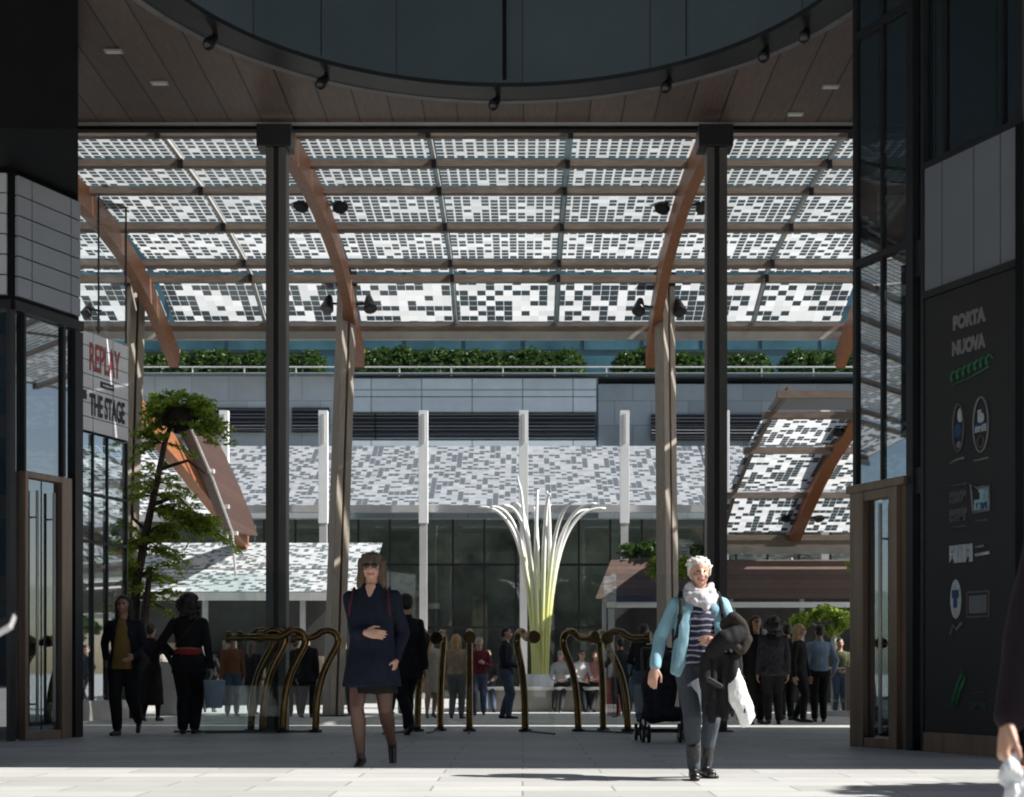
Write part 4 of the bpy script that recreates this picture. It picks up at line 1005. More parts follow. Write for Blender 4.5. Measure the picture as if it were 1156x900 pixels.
m_skin2 = M('warm_skin', (.38,.21,.14), .5, 0, .08, 8, .05, 120)
m_lip = M('lips', (.34,.11,.1), .45, 0, .05); m_eye = M('eye', (.02,.018,.016), .2, 0, .1); m_brow = M('brow', (.09,.06,.04), .8, 0, .1)
m_blackcloth = cloth('black_cloth', (.012,.012,.014)); m_navy = cloth('navy_wool', (.009,.012,.026)); m_charc = cloth('charcoal_cloth', (.03,.032,.036))
m_stock = M('sheer_stocking', (.12,.062,.045), .5, 0, .15, 6, .05); m_shoe = M('black_leather', (.012,.011,.011), .35, 0, .2, 6, .05)
m_hairb = M('brown_hair', (.1,.062,.038), .5, 0, .45, 10, .5, 60, (6,6,.6)); m_hairw = M('silver_hair', (.6,.57,.52), .5, 0, .25, 10, .5, 60, (5,5,.8))
m_haird = M('dark_hair', (.015,.011,.009), .5, 0, .4, 10, .5, 60, (5,5,.8)); m_hairbl = M('blonde_hair', (.4,.26,.12), .5, 0, .3, 10, .5, 60, (5,5,.6))
m_hairg = M('grey_hair', (.3,.29,.28), .5, 0, .3, 10, .5, 60, (5,5,.8))

def hand(f, w, d, nrm, side, L, mat, curl=.5, spread=.09):
    d = d.normalized(); n = (nrm-d*nrm.dot(d)).normalized(); s = d.cross(n)*side
    f.loft([(w+d*L*t, s*(L*hw), n*(L*ht)) for t, hw, ht in ((-.06,.13,.11),(.05,.16,.115),(.2,.2,.11),(.36,.215,.095),(.48,.205,.08),(.53,.17,.06))], mat, 14)
    for i, (off, ln) in enumerate(((.155,.40),(.055,.46),(-.05,.43),(-.145,.33))):
        b0 = w+d*L*.47+s*L*off; c1 = curl*(.75+.1*i)
        d1 = (d*math.cos(c1)+n*math.sin(c1)+s*off*spread*4).normalized(); d2 = (d*math.cos(c1*2.0)+n*math.sin(c1*2.0)).normalized()
        m1 = b0+d1*L*ln*.52; f.cap(b0, m1, L*.05, L*.046, mat, n=8); f.cap(m1, m1+d2*L*ln*.5, L*.046, L*.036, mat, n=8)
    t0 = w+d*L*.12+s*L*.15; t1 = t0+(d*.75+s*.6+n*.3).normalized()*L*.26; t2 = t1+(d*.9+s*.1+n*.45).normalized()*L*.22
    f.cap(t0, t1, L*.075, L*.055, mat, n=8); f.cap(t1, t2, L*.053, L*.042, mat, n=8)

def head(f, c, H, yaw, pitch, mat, face=True):
    """c = head centre; face looks along -y turned by yaw"""
    rot = Matrix.Rotation(yaw, 3, 'Z')@Matrix.Rotation(pitch, 3, 'X'); q = lambda x, y, z: c+rot@(V((x, y, z))*H)
    f.ell(q(0,.008,.014), (.0445*H,.054*H,.051*H), mat, rot, 18, 12)
    f.ell(q(0,-.012,-.018), (.037*H,.043*H,.046*H), mat, rot, 18, 12)
    f.cap(q(0,-.028,-.047), q(0,-.036,-.047), .018*H, .014*H, mat)
    f.cap(q(0,-.052,.008), q(0,-.062,-.014), .0055*H, .0085*H, mat, n=8)
    for sx in (-1, 1):
        f.ell(q(sx*.0455,.006,-.002), (.006*H,.012*H,.018*H), mat, rot, 8, 6); f.ell(q(sx*.024,-.04,-.018), (.012*H,.012*H,.012*H), mat, rot, 8, 6)
        if face:
            f.ell(q(sx*.0175,-.0505,.006), (.0085*H,.0035*H,.0042*H), m_eye, rot, 10, 6); f.cap(q(sx*.009,-.0545,.018), q(sx*.026,-.0505,.0185), .0025*H, .0022*H, m_brow, n=6)
    if face: f.cap(q(-.012,-.0525,-.034), q(.012,-.0525,-.034), .0042*H, .0042*H, m_lip, n=8)
    return q

def skeleton(H, an, wr, dz=0, lean=0.0, elb=None, knee=None, drop=(0,0), twist=0):
    """joint positions in local metres: x = figure's left, -y = forwards"""
    j = {}; L = lean*H
    j['pel'] = V((0,0,.52*H+dz)); j['chest'] = V((0,-L*.7,.72*H+dz)); j['neck'] = V((0,-L,.835*H+dz)); j['head'] = V((0,-L*1.15-.012*H,.932*H+dz))
    for i, sx in enumerate((-1, 1)):         # 0 = right, 1 = left
        j['hip',i] = V((sx*.052*H,0,.505*H+dz)); a = V(an[i]); k, a = ik(j['hip',i], a, .243*H, .237*H, V(knee[i]) if knee else V((0,-1,.05)))
        j['knee',i], j['ank',i] = k, a
        j['sh',i] = V((sx*.102*H,-L*.95,.788*H+dz)); w = V(wr[i]); e, w = ik(j['sh',i], w, .172*H, .15*H, V(elb[i]) if elb else V((sx*.6,1,-.2)))
        j['elb',i], j['wri',i] = e, w
    return j
def body(name, parent, H, j, skin, vox, leg_mat=None, shoe_mat=None, yaw=0, pitch=0, foot=((0,0),(0,0)), curl=(.5,.5), palm=None, face=True, hdir=(None,None), shoe_h=0, fat=1.0):
    f = Fig(); leg_mat = leg_mat or skin; shoe_mat = shoe_mat or m_shoe; pz = j['pel']; dz = pz.z-.52*H; ln = j['neck'].y
    yy = lambda t: ln*max(0, (t-.52)/.315)
    rg = [(.475,.075,.06),(.5,.097,.068),(.53,.1,.068),(.57,.088,.062),(.62,.077,.056),(.67,.082,.06),(.73,.092,.07),(.775,.1,.06),(.805,.098,.048),(.825,.06,.04),(.84,.036,.034),(.9,.032,.033)]
    f.zloft([(t*H+dz, a*H*fat, b*H*fat, 0, yy(t)) for t, a, b in rg], skin)
    f.cap(j['neck']-V((0,0,.01*H)), j['head']-V((0,-.012*H,.02*H)), .034*H, .032*H, skin)
    q = head(f, j['head'], H, yaw, pitch, skin, face)
    for i, sx in enumerate((-1, 1)):
        f.chain([j['sh',i], j['elb',i]], [.03*H,.024*H], skin); d = j['wri',i]-j['elb',i]
        f.chain([j['elb',i], j['elb',i]+d*.3, j['wri',i]], [.025*H,.0255*H,.0165*H], skin)
        hd = V(hdir[i]) if hdir[i] else d; pm = V(palm[i]) if palm else V((-sx,0,0))
        hand(f, j['wri',i], hd, pm, sx*(-1), .112*H, skin, curl[i])
        h, k, a = j['hip',i], j['knee',i], j['ank',i]
        f.chain([h, h*.5+k*.5, k], [.058*H*fat,.047*H,.034*H], leg_mat); dd = a-k
        bk = V((0,.012*H,0)); f.chain([k, k+dd*.3+bk, k+dd*.65+bk*.5, a], [.033*H,.036*H,.027*H,.02*H], leg_mat)
        ft, px = foot[i]                        # pitch (toe down +) and toe-out angle
        fd = V((math.sin(px)*sx, -math.cos(px)*math.cos(ft), -math.sin(ft))); up = V((0,-math.sin(ft),math.cos(ft)))
        hl = a-up*.028*H-fd*.02*H; f.cap(hl, a-up*.03*H+fd*.105*H, .021*H, .017*H, shoe_mat, A=V((1,0,0)), flat=.85); f.cap(a, hl+up*.004*H, .022*H, .02*H, shoe_mat)
        f.cap(a-up*.02*H, a-up*.03*H+fd*.09*H, .022*H, .018*H, shoe_mat)
        if shoe_h: f.cap(hl-up*.012*H, hl-up*(.022*H+shoe_h), .008*H, .006*H, shoe_mat, n=8)
    return f.build(name, parent, vox), q
def trousers(parent, H, j, mat, vox, r=1.0, flare=1.0, hi=.57, name='trousers', wob=.004):
    f = Fig(); dz = j['pel'].z-.52*H
    f.zloft([(t*H+dz, a*H*r, b*H*r, 0, 0) for t, a, b in ((.47,.085,.07),(.5,.108,.077),(.53,.108,.076),(hi,.094,.068))], mat)
    for i in (0, 1):
        h, k, a = j['hip',i], j['knee',i], j['ank',i]; dd = a-k
        f.chain([h, h*.5+k*.5, k, k+dd*.35+V((0,.008*H,0)), a-dd.normalized()*.015*H], [.068*H*r,.056*H*r,.044*H*r,.043*H*r*flare,.034*H*r*flare], mat)
    return f.build(name, parent, vox, 2, wob)
def jacket(parent, H, j, mat, vox, hem=.46, flare=1.0, r=1.0, name='jacket', slv=(1,1), collar=True, wob=.005, sl=.96):
    f = Fig(); dz = j['pel'].z-.52*H; ln = j['neck'].y; yy = lambda t: ln*max(0, (t-.52)/.315)
    rg = [(.83,.05,.042),(.822,.085,.05),(.8,.112,.058),(.77,.114,.07),(.72,.105,.08),(.66,.095,.072),(.61,.092,.068)]
    if hem < .56: rg += [(.56,.102,.072),(.52,.113*flare,.08*flare)]
    if hem < .5: rg += [(hem,.113*flare+.06*(.52-hem)*flare,.08*flare+.05*(.52-hem)*flare)]
    f.zloft([(t*H+dz, a*H*r, b*H*r, 0, yy(t)) for t, a, b in rg], mat)
    if collar: 
        for a in range(0, 360, 30):
            x, y = math.cos(R(a)), math.sin(R(a))
            if y > -.75: f.cap(j['neck']+V((x*.042*H,y*.036*H,-.012*H)), j['neck']+V((x*.038*H,y*.036*H,.014*H)), .009*H, .007*H, mat, n=8)
    for i in (0, 1):
        if not slv[i]: continue
        d = j['wri',i]-j['elb',i]; f.chain([j['sh',i], j['elb',i], j['elb',i]+d*sl], [.036*H*r,.031*H*r,.025*H*r], mat)
    return f.build(name, parent, vox, 2, wob)
def skirt(parent, H, j, mat, vox, top=.6, hem=.3, w=.14, name='skirt'):
    f = Fig(); dz = j['pel'].z-.52*H
    f.zloft([(top*H+dz,.095*H,.07*H,0,0),(.53*H+dz,.113*H,.08*H,0,0),(hem*H+dz,w*H,w*.75*H,0,.01)], mat); return f.build(name, parent, vox, 2, .008, 10)
def hair(parent, H, q, mat, vox, style='short', name='hair'):
    f = Fig()
    def E(x, y, z, a, b, c): f.ell(q(x,y,z), (a*H,b*H,c*H), mat, None, 16, 10)
    E(0,.016,.028,.051,.056,.045); E(0,.034,.004,.046,.04,.055)
    if style == 'bob':
        for sx in (-1, 1): f.cap(q(sx*.043,.005,.02), q(sx*.05,-.005,-.085), .021*H, .022*H, mat); f.cap(q(sx*.043,.022,.02), q(sx*.044,.03,-.095), .026*H, .026*H, mat)
        f.cap(q(0,.04,.01), q(0,.045,-.09), .036*H, .032*H, mat)
        for k in range(-3, 4): f.cap(q(k*.0115,-.034+abs(k)*.003,.052), q(k*.0125,-.0535+abs(k)*.004,.02), .012*H, .0075*H, mat, n=8)
    elif style == 'long':
        for sx in (-1, 1): f.cap(q(sx*.042,.01,.02), q(sx*.05,.015,-.13), .021*H, .018*H, mat)
        f.cap(q(0,.04,.01), q(0,.05,-.15), .042*H, .034*H, mat)
    elif style == 'curly':
        rnd = random.Random(3)
        for _ in range(80):
            a = rnd.uniform(-.3, math.pi+.3); z = rnd.uniform(-.12,.062); wd = 1.0-.9*max(0,z-.01)/.06; f.ell(q(.066*math.cos(a)*rnd.uniform(.7,1.2)*max(.35,wd), .012+.06*math.sin(a)*rnd.uniform(.6,1.15)*max(.35,wd), z), (.017*H*rnd.uniform(.7,1.2),)*3, mat, None, 8, 6)
        E(0,.03,-.035,.062,.05,.075)
    elif style == 'tousled':
        rnd = random.Random(5)
        for _ in range(90):
            a = rnd.uniform(0, 2*math.pi); e = rnd.uniform(.12, 1.4); x, y, z = math.cos(a)*math.cos(e), math.sin(a)*math.cos(e), math.sin(e)
            if y < -.55 and z < .55: continue
            p0 = q(x*.044,.012+y*.047,.022+z*.042); p1 = q(x*.055+rnd.uniform(-.009,.009),.012+y*.057,.02+z*.05+rnd.uniform(-.01,.002)); f.cap(p0, p1, .01*H, .0055*H, mat, n=7)
        for sx in (-1, 1): f.cap(q(sx*.045,.0,.02), q(sx*.046,.004,-.012), .011*H, .007*H, mat, n=8)
    elif style == 'bun': E(0,.07,.03,.025,.025,.025)
    return f.build(name, parent, vox, 1, .004, 40)
PEOPLE = {}
def figure(label, px, Y, H, rot=0.0, an=None, wr=None, skin=m_skin, top=m_blackcloth, bottom=m_blackcloth, hr=('short', m_haird), vox=.011, hem=.46, kind='trousers', group='people walking in the passage', stride=.0, name='person', flare=1.0, dz=0, lean=0.0, elb=None, knee=None, face=True, foot=None, legm=None, yaw=0, skh=.3, curl=(.5,.5), tr=1.0, palm=None, z0=None, xoff=None):
    g = gz(Y) if z0 is None else z0; x = X(px, Y) if xoff is None else xoff
    t = empty('person', (x, Y, g), label, 'person', group, R(rot))
    s = stride
    an = an or [(-.055*H,-s*H,.042*H),(.05*H,s*H,.042*H+abs(s)*.25*H)]
    foot = foot or ((0,.15),(abs(s)*5,.15))
    wr = wr or [(-.135*H,-.03*H+s*.5*H,.47*H),(.135*H,-.03*H-s*.5*H,.47*H)]
    j = skeleton(H, an, wr, dz, lean, elb, knee)
    b, q = body('body', t, H, j, skin, vox, legm or (skin if kind != 'trousers' else bottom), m_shoe, R(yaw), 0, foot, curl, palm, face)
    if kind == 'trousers': trousers(t, H, j, bottom, vox, tr)
    elif kind == 'skirt': skirt(t, H, j, bottom, vox, .6, skh)
    if top: jacket(t, H, j, top, vox, hem, flare)
    if hr: hair(t, H, q, hr[1], vox, hr[0])
    return t, j, q

# ---- 1. woman in the navy coat
H = 1.75; Y = 11.72; x = X(420, Y)
t = empty('person', (x, Y, 0), 'woman in a knee-length navy coat and sunglasses walking towards us, one hand across her waist', 'person', None, R(-4)); navyw = t
an = [(-.08,-.07,.075),(.115,.30,.155)]
wr = [(-.01,-.25,1.085),(.205,-.03,.865)]
j = skeleton(H, an, wr, 0, .0, [(-.45,.9,-.4),(.5,.9,0)], [(-.15,-1,0),(.0,-1,0)])
b, q = body('body', t, H, j, m_skin, .0055, m_stock, m_shoe, R(4), R(4), ((.28,.1),(1.0,.1)), (.5,.45), [(0,1,-.1),(-1,.1,0)], True, ((1,-.05,-.12),None), .012)
f = Fig(); dz = 0
f.zloft([(z*H,a*H,c*H,0,y) for z,a,c,y in ((.832,.05,.042,0),(.824,.085,.05,0),(.806,.106,.056,0),(.775,.109,.07,0),(.72,.102,.08,-.006),(.66,.1,.074,0),(.61,.1,.073,0),(.55,.112,.08,0),(.48,.123,.098,-.012),(.42,.131,.11,-.012),(.372,.137,.118,-.012))], m_navy)
for i in (0, 1):
    d = j['wri',i]-j['elb',i]; f.chain([j['sh',i], j['elb',i], j['elb',i]+d*.9], [.038*H,.031*H,.026*H], m_navy)
coat = f.build('coat', t, .0075, 2, .013, 8)
f = Fig()
for sx in (-1, 1):
    f.cap((sx*.06,-.05,.845*H), (sx*.006,-.132,.725*H), .03, .02, m_navy, A=V((1,0,0)), flat=.45); f.cap((sx*.07,-.02,.85*H), (sx*.05,-.085,.80*H), .03, .03, m_navy, A=V((1,0,0)), flat=.5)
f.cap((.07,.03,.845*H), (-.07,.03,.845*H), .022, .022, m_navy)
f.build('lapel', t, .006, 2)
f = Fig(); f.cap((0,-.07,.84*H), (0,-.118,.755*H), .045, .006, m_skin, A=V((1,0,0)), flat=.55); f.build('neckline', t, .005, 1)
mb = MB()
for k in range(4):
    for sx in (-1, 1):
        z = (.69-.05*k)*H; yy = -.15+.01*k*.3; mb.sphere((x+sx*.055, Y-.148+(.006 if k<2 else -.0), z), (.011,.006,.011), 8, 6)
off = mb.build('button', m_shoe, None); bpy.data.objects.remove(off)
f = Fig(); f.zloft([(.47*H,.112*H,.08*H,0,.0),(.4*H,.122*H,.1*H,0,-.008),(.338*H,.125*H,.106*H,0,-.008)], m_blackcloth); f.build('skirt_hem', t, .008, 2, .01, 12)
hair(t, H, q, m_hairb, .006, 'bob')
m_strap = cloth('dark_red_strap', (.06,.014,.018))
for sx in (-1, 1):
    f = Fig(); f.chain([V((sx*.15,.06,.822*H)), V((sx*.145,-.02,.836*H)), V((sx*.148,-.09,.805*H)), V((sx*.158,-.128,.76*H)), V((sx*.17,-.12,.70*H))], [.011]*5, m_strap, A=V((1,0,0)), flat=.6); f.build('backpack_strap', t, .005, 1)
f = Fig()
for sx in (-1, 1): f.ell(q(sx*.0185,-.056,.007), (.017*H,.005*H,.0125*H), m_eye); f.cap(q(sx*.034,-.05,.01), q(sx*.047,.0,.008), .003*H, .003*H, m_eye, n=6)
f.cap(q(-.01,-.058,.01), q(.01,-.058,.01), .003*H, .003*H, m_eye, n=6); f.build('sunglasses', t, .0035, 0)

# ---- 2. woman in pale blue cardigan
H = 1.6; Y = 10.3; x = X(789, Y)
t = empty('person', (x, Y, 0), 'silver-haired woman in a pale blue cardigan and striped top, walking in the sun', 'person', None, R(3)); bluew = t
an = [(-.055,-.12,.07),(.062,.1,.072)]
wr = [(-.335,-.10,.80),(.105,-.30,.975)]
j = skeleton(H, an, wr, 0, .0, [(-.6,.9,0),(1,.45,-.5)], [(-.05,-1,0),(.12,-1,0)])
b, q = body('body', t, H, j, m_skin, .0055, m_charc, m_shoe, R(0), R(3), ((.05,.12),(.08,.3)), (.55,.5), [(.3,1,-.2),(0,1,-.4)], True, ((-.22,-.1,-1),(-1,-.1,.18)))
m_jean = M('washed_grey_denim', (.05,.062,.08), .85, 0, .3, 3.2, .3, 150, (1,1,.6))
trousers(t, H, j, m_jean, .0065, .93, .92, .59)
f = Fig()
for i in (0, 1):
    k, a = j['knee',i], j['ank',i]; up = (k-a).normalized(); f.chain([a+up*.17, a+up*.08, a-up*.0], [.05,.048,.042], m_shoe); f.cap(a-V((0,-.01,.03)), a+V((.02*(2*i-1),-.15,-.036)), .04, .036, m_shoe, A=V((1,0,0)), flat=.85); f.cap(a-V((0,-.03,.05)), a+V((.02*(2*i-1),-.16,-.055)), .036, .034, m_rubber, A=V((1,0,0)), flat=.4)
f.build('boots', t, .006, 2, .004, 25)
ms, nt, bs = base('striped_jersey'); vv = coords(nt, 'Object', (1,1,1)); sp = nd(nt, 'ShaderNodeSeparateXYZ'); nt.links.new(vv, sp.inputs[0])
zz = val(nt, 'ADD', val(nt, 'MULTIPLY', sp.outputs[2], 23.), val(nt, 'MULTIPLY', noise(nt, vv, 7, 1), 1.6)); st = val(nt, 'LESS_THAN', val(nt, 'FRACT', zz), .3)
nt.links.new(mixc(nt, st, (.012,.014,.04), (.3,.29,.36)), bs.inputs['Base Color']); bs.inputs['Roughness'].default_value = .9
f = Fig(); f.zloft([(z*H,a*H,c*H,0,y) for z,a,c,y in ((.835,.05,.042,0),(.815,.09,.052,0),(.78,.108,.064,0),(.725,.108,.082,-.008),(.66,.1,.078,-.006),(.6,.104,.078,-.006),(.54,.112,.082,-.004),(.505,.112,.082,0))], ms); f.build('striped_top', t, .0065, 2, .006, 12)
m_card = cloth('pale_blue_knit', (.24,.42,.5), .1, .9, 12); f = Fig()
for i, sx in enumerate((-1, 1)):
    d = j['wri',i]-j['elb',i]; f.chain([j['sh',i]-V((0,0,.005)), j['elb',i], j['elb',i]+d*.93], [.037*H,.031*H,.026*H], m_card)
    f.chain([V((sx*.075,-.045,.825*H)), V((sx*.108,-.105,.76*H)), V((sx*.125,-.118,.68*H)), V((sx*.135,-.112,.6*H)), V((sx*.15,-.1,.53*H)), V((sx*.155,-.085,(.47 if i == 0 else .5)*H))], [.04,.045,.04,.04,.043,.04], m_card, A=V((1,0,0)), flat=.32)
    f.chain([V((sx*.13,0,.78*H)), V((sx*.14,0,.66*H)), V((sx*.15,0,.56*H)), V((sx*.16,0,.48*H))], [.045,.04,.045,.05], m_card, A=V((1,0,0)), flat=1.6)
f.zloft([(.815*H,.1*H,.045*H,0,.03),(.72*H,.105*H,.05*H,0,.06),(.6*H,.1*H,.05*H,0,.06),(.48*H,.115*H,.055*H,0,.07)], m_card)
f.build('cardigan', t, .007, 2, .007, 11)
m_scarf = M('grey_white_scarf', (.5,.49,.52), .9, 0, .35, 22, .5, 90); f = Fig()
for lay, (rr, zz, th) in enumerate(((.088,.835,.04),(.1,.812,.042),(.078,.862,.03))):
    P_ = [V((math.cos(a*math.pi/8)*rr*1.05, math.sin(a*math.pi/8)*rr*.85-.022, zz*H+.012*math.sin(a*1.3+lay)+(-.028 if math.sin(a*math.pi/8)<-.5 else 0))) for a in range(17)]
    f.chain(P_, [th*(.85+.3*mnoise.noise(p*9)) for p in P_], m_scarf)
f.cap((.015,-.115,.81*H), (.03,-.125,.765*H), .05, .03, m_scarf, A=V((1,0,0)), flat=.5)
f.build('scarf', t, .0065, 1, .008, 22)
hair(t, H, q, m_hairw, .0055, 'tousled')
for sx in (-1, 1):
    f = Fig(); f.chain([V((sx*.135,.07,.81*H)), V((sx*.135,-.01,.842*H)), V((sx*.142,-.09,.80*H)), V((sx*.152,-.125,.74*H)), V((sx*.17,-.1,.66*H)), V((sx*.175,0,.62*H))], [.017]*6, m_blackcloth, A=V((1,0,0)), flat=.55); f.build('backpack_strap', t, .0055, 1)
f = Fig(); f.zloft([(.8*H,.085*H,.05*H,0,.16),(.72*H,.1*H,.07*H,0,.18),(.56*H,.1*H,.07*H,0,.18),(.53*H,.08*H,.05*H,0,.17)], m_blackcloth); f.build('backpack', t, .01, 2)
# the coat over her arm and the white bag (things of their own)
o = V((x, Y, 0))
ct = empty('folded_coat', o+V((.19,-.2,.55)), 'black coat hanging in folds over the silver-haired woman\'s arm', 'coat'); off = LOC[ct.name]-o
f = Fig(); L3 = lambda px, py, dy=0: P(px, py, Y-.28+dy)-o-off
for k, (xa, xb, yb) in enumerate(((797,796,792),(802,800,806),(807,804,814),(812,811,808),(817,818,812),(822,823,803),(828,827,796),(832,831,786))):
    dd = .03*(k % 2); f.chain([L3(xa,740,dd), L3((xa+xb)/2+(1 if k%2 else -1),768,dd*1.5), L3(xb,yb,dd+.01*(k%3))], [.036,.034+.01*(k%3==0),.028], m_blackcloth, A=V((1,0,0)), flat=1.3)
f.chain([L3(812,745,.07), L3(814,800,.08)], [.1,.1], m_blackcloth, A=V((1,0,0)), flat=.35)
f.chain([L3(805,735,-.03), L3(820,722,-.06), L3(834,715,-.03), L3(842,722,.03)], [.05,.065,.06,.05], m_blackcloth)
f.chain([L3(820,705,.03), L3(828,697,0), L3(838,706,-.03), L3(844,722,-.03), L3(838,734,-.03), L3(826,728,-.04)], [.05,.042,.036,.034,.034,.03], cloth('dark_brown_fur', (.03,.024,.02), .4))
f.cap(L3(802,768,-.06), L3(812,774,-.05), .035, .035, cloth('coat_lining', (.04,.04,.043)), flat=.3)
f.build('folds', ct, .008, 2, .014, 12)
bg = empty('carrier_bag', o+V((.33,-.25,.42)), 'long white plastic carrier bag hanging from the silver-haired woman\'s arm', 'bag'); off = LOC[bg.name]-o
m_bag = M('white_plastic', (.85,.85,.85), .4, 0, .04, 6, .4, 18); f = Fig()
cs = [(829,752,.028),(830,762,.05),(833,780,.075),(837,795,.09),(841,806,.075),(841,815,.045),(839,822,.012)]
f.loft([(P(a, c, Y-.3)-o-off, V((r,0,-.25*r)), V((0,r*.55,0))) for a, c, r in reversed(cs)], m_bag, 14); f.build('bag', bg, .005, 3, .008, 20)
f = Fig(); f.chain([P(829,754,Y-.3)-o-off, P(827,740,Y-.28)-o-off, P(824,728,Y-.24)-o-off], [.012,.009,.01], m_bag); f.build('handle', bg, .004, 1)
mb = MB(); p = P(840,800,Y-.3); mb.box(p.x-.012,p.x+.0,p.y-.062,p.y-.058,p.z-.03,p.z+.0); mb.build('mark', m_dark, bg)

# ---- people further in
m_must = cloth('mustard_top', (.2,.13,.035)); m_tan = cloth('tan_jacket', (.33,.26,.19)); m_den = cloth('blue_denim', (.06,.085,.13)); m_shirt = cloth('light_blue_shirt', (.2,.28,.4)); m_beige = cloth('beige_dress', (.5,.45,.38)); m_dnavy = cloth('dark_navy_jacket', (.012,.014,.024))
t, j, q = figure('woman in open black jacket over a mustard top walking towards us, near the shop sign', 140, 17.2, 1.69, 0, [(-.05,-.1,.07),(.1,.28,.16)], [(-.22,.02,.9),(.17,-.22,.95)], m_skin2, m_dnavy, m_blackcloth, ('long', m_haird), .009, .5, stride=.1)
f = Fig(); Hh = 1.69
f.zloft([(.83*Hh,.045*Hh,.03*Hh,0,-.03),(.76*Hh,.05*Hh,.045*Hh,0,-.075),(.62*Hh,.06*Hh,.045*Hh,0,-.085),(.47*Hh,.075*Hh,.05*Hh,0,-.09)], m_must); f.build('top', t, .009, 2, .006)
f = Fig(); f.chain([V((.22,-.1,1.02)), V((.27,-.08,.9)), V((.22,-.12,.8))], [.05,.09,.07], m_charc, flat=.7); f.build('shoulder_bag', t, .01, 2)
t, j, q = figure('woman in a long black dress walking away behind the mustard-top woman', 170, 25, 1.72, 175, None, [(-.40,-.05,.95),(.2,0,.85)], m_skin2, m_blackcloth, m_blackcloth, ('bun', m_haird), .011, .55, 'skirt', stride=.06, skh=.17, face=False, legm=m_blackcloth)
t, j, q = figure('curly-haired woman in black with a red belt walking away, carrying a pale blue bag', 213, 17.5, 1.74, 180, [(-.06,-.04,.07),(.06,.05,.07)], [(-.27,-.05,.78),(.24,-.12,1.0)], m_skin2, m_blackcloth, m_blackcloth, ('curly', m_haird), .009, .6, stride=.03, face=False, tr=1.12)
f = Fig(); Hh = 1.74; f.zloft([(.6*Hh,.098*Hh,.073*Hh,0,0),(.555*Hh,.108*Hh,.079*Hh,0,0)], cloth('red_sash', (.3,.03,.035))); f.build('red_belt', t, .008, 1)
f = Fig(); f.zloft([(.565*Hh,.105*Hh,.077*Hh,0,0),(.43*Hh,.122*Hh,.09*Hh,0,0)], m_blackcloth); f.build('tunic', t, .009, 2, .006)
f = Fig(); f.chain([V((-.14,.12,1.42)), V((0,.135,1.25)), V((.14,.1,1.08))], [.012]*3, m_dark, flat=.6); f.build('bag_strap', t, .006, 0)
hp = P(243,752,17.45); hb2 = empty('shopping_bag', (hp.x,17.4,.3), 'pale blue shopping bag held low by the curly-haired woman', 'bag'); o = LOC[hb2.name]
f = Fig(); f.zloft([(.02,.1,.05,0,0),(.2,.125,.06,0,0),(.36,.135,.05,0,0)], M('pale_blue_bag', (.25,.33,.42), .6, 0, .1, 5, .2)); f.build('bag', hb2, .008, 1, .006)
mb = MB(); mb.tube([(hp.x-.06,17.4,.65),(hp.x-.03,17.42,.75),(hp.x+.02,17.42,.76),(hp.x+.06,17.4,.65)], .008, 6); mb.build('handle', m_lgrey, hb2)
t, j, q = figure('person in black walking away close behind the woman in the navy coat', 458, 17.4, 1.72, 205, [(-.06,-.1,.07),(.05,.30,.12)], None, m_skin, m_blackcloth, m_blackcloth, ('short', m_haird), .010, .4, stride=.12, face=False, flare=1.05)
t, j, q = figure('blonde woman in a tan jacket and grey trousers standing beyond the glass doors', 515, 27.3, 1.62, 170, None, None, m_skin, m_tan, cloth('grey_trousers', (.13,.14,.15)), ('long', m_hairbl), .012, .5, stride=.03, face=False)
t, j, q = figure('grey-haired woman in a pale beige dress, half hidden behind a door handle', 486, 28, 1.66, 20, None, None, m_skin, m_beige, m_beige, ('short', m_hairg), .012, .5, 'skirt', stride=.04)
t, j, q = figure('man in dark jacket and jeans seen from the side, left of the white sculpture', 571, 27.3, 1.76, 80, [(-.05,-.06,.07),(.05,.08,.07)], [(-.12,-.25,1.0),(.12,-.22,1.0)], m_skin, m_dnavy, m_den, ('short', m_haird), .012, .48, stride=.05)
# group at the right
t, j, q = figure('person in black at the left of the dark group near the right glass corner', 853, 22.5, 1.72, 10, None, None, m_skin2, m_blackcloth, m_blackcloth, ('long', m_haird), .012, .42, stride=.02)
t, j, q = figure('person in black coat with grey patterned top, middle of the dark group', 873, 22.2, 1.70, 180, None, None, m_skin2, cloth('dark_check', (.03,.03,.04), .6, .8, 25), m_blackcloth, ('curly', m_haird), .012, .45, stride=.03, face=False)
t, j, q = figure('long-haired blonde woman in black turned sideways, beside the man in the blue shirt', 902, 24.0, 1.66, 60, None, None, m_skin, m_blackcloth, m_blackcloth, ('long', m_hairbl), .012, .4, stride=.06)
t, j, q = figure('dark-clothed man half hidden between the group and the blonde woman', 888, 25.5, 1.74, 185, None, None, m_skin2, m_dnavy, m_blackcloth, ('short', m_haird), .012, .46, stride=.05, face=False)
t, j, q = figure('man in a light blue shirt and black trousers walking away at the right', 925, 24.3, 1.66, 182, [(-.08,-.03,.06),(.09,.05,.06)], [(-.27,-.1,.85),(.2,-.05,.8)], m_skin2, m_shirt, m_blackcloth, ('short', m_haird), .011, .5, stride=.03, face=False)
rp = random.Random(4)
cols = [m_blackcloth, m_dnavy, m_charc, cloth('rust_jacket', (.2,.07,.03)), cloth('olive_jacket', (.08,.085,.04)), cloth('cream_top', (.45,.42,.36)), cloth('burgundy_top', (.12,.02,.03)), cloth('mid_blue_top', (.08,.14,.25))]
bots = [m_blackcloth, m_den, m_charc, m_blackcloth]
hrs = [('short', m_haird), ('long', m_hairb), ('short', m_hairb), ('long', m_haird), ('bun', m_haird), ('short', m_hairg)]
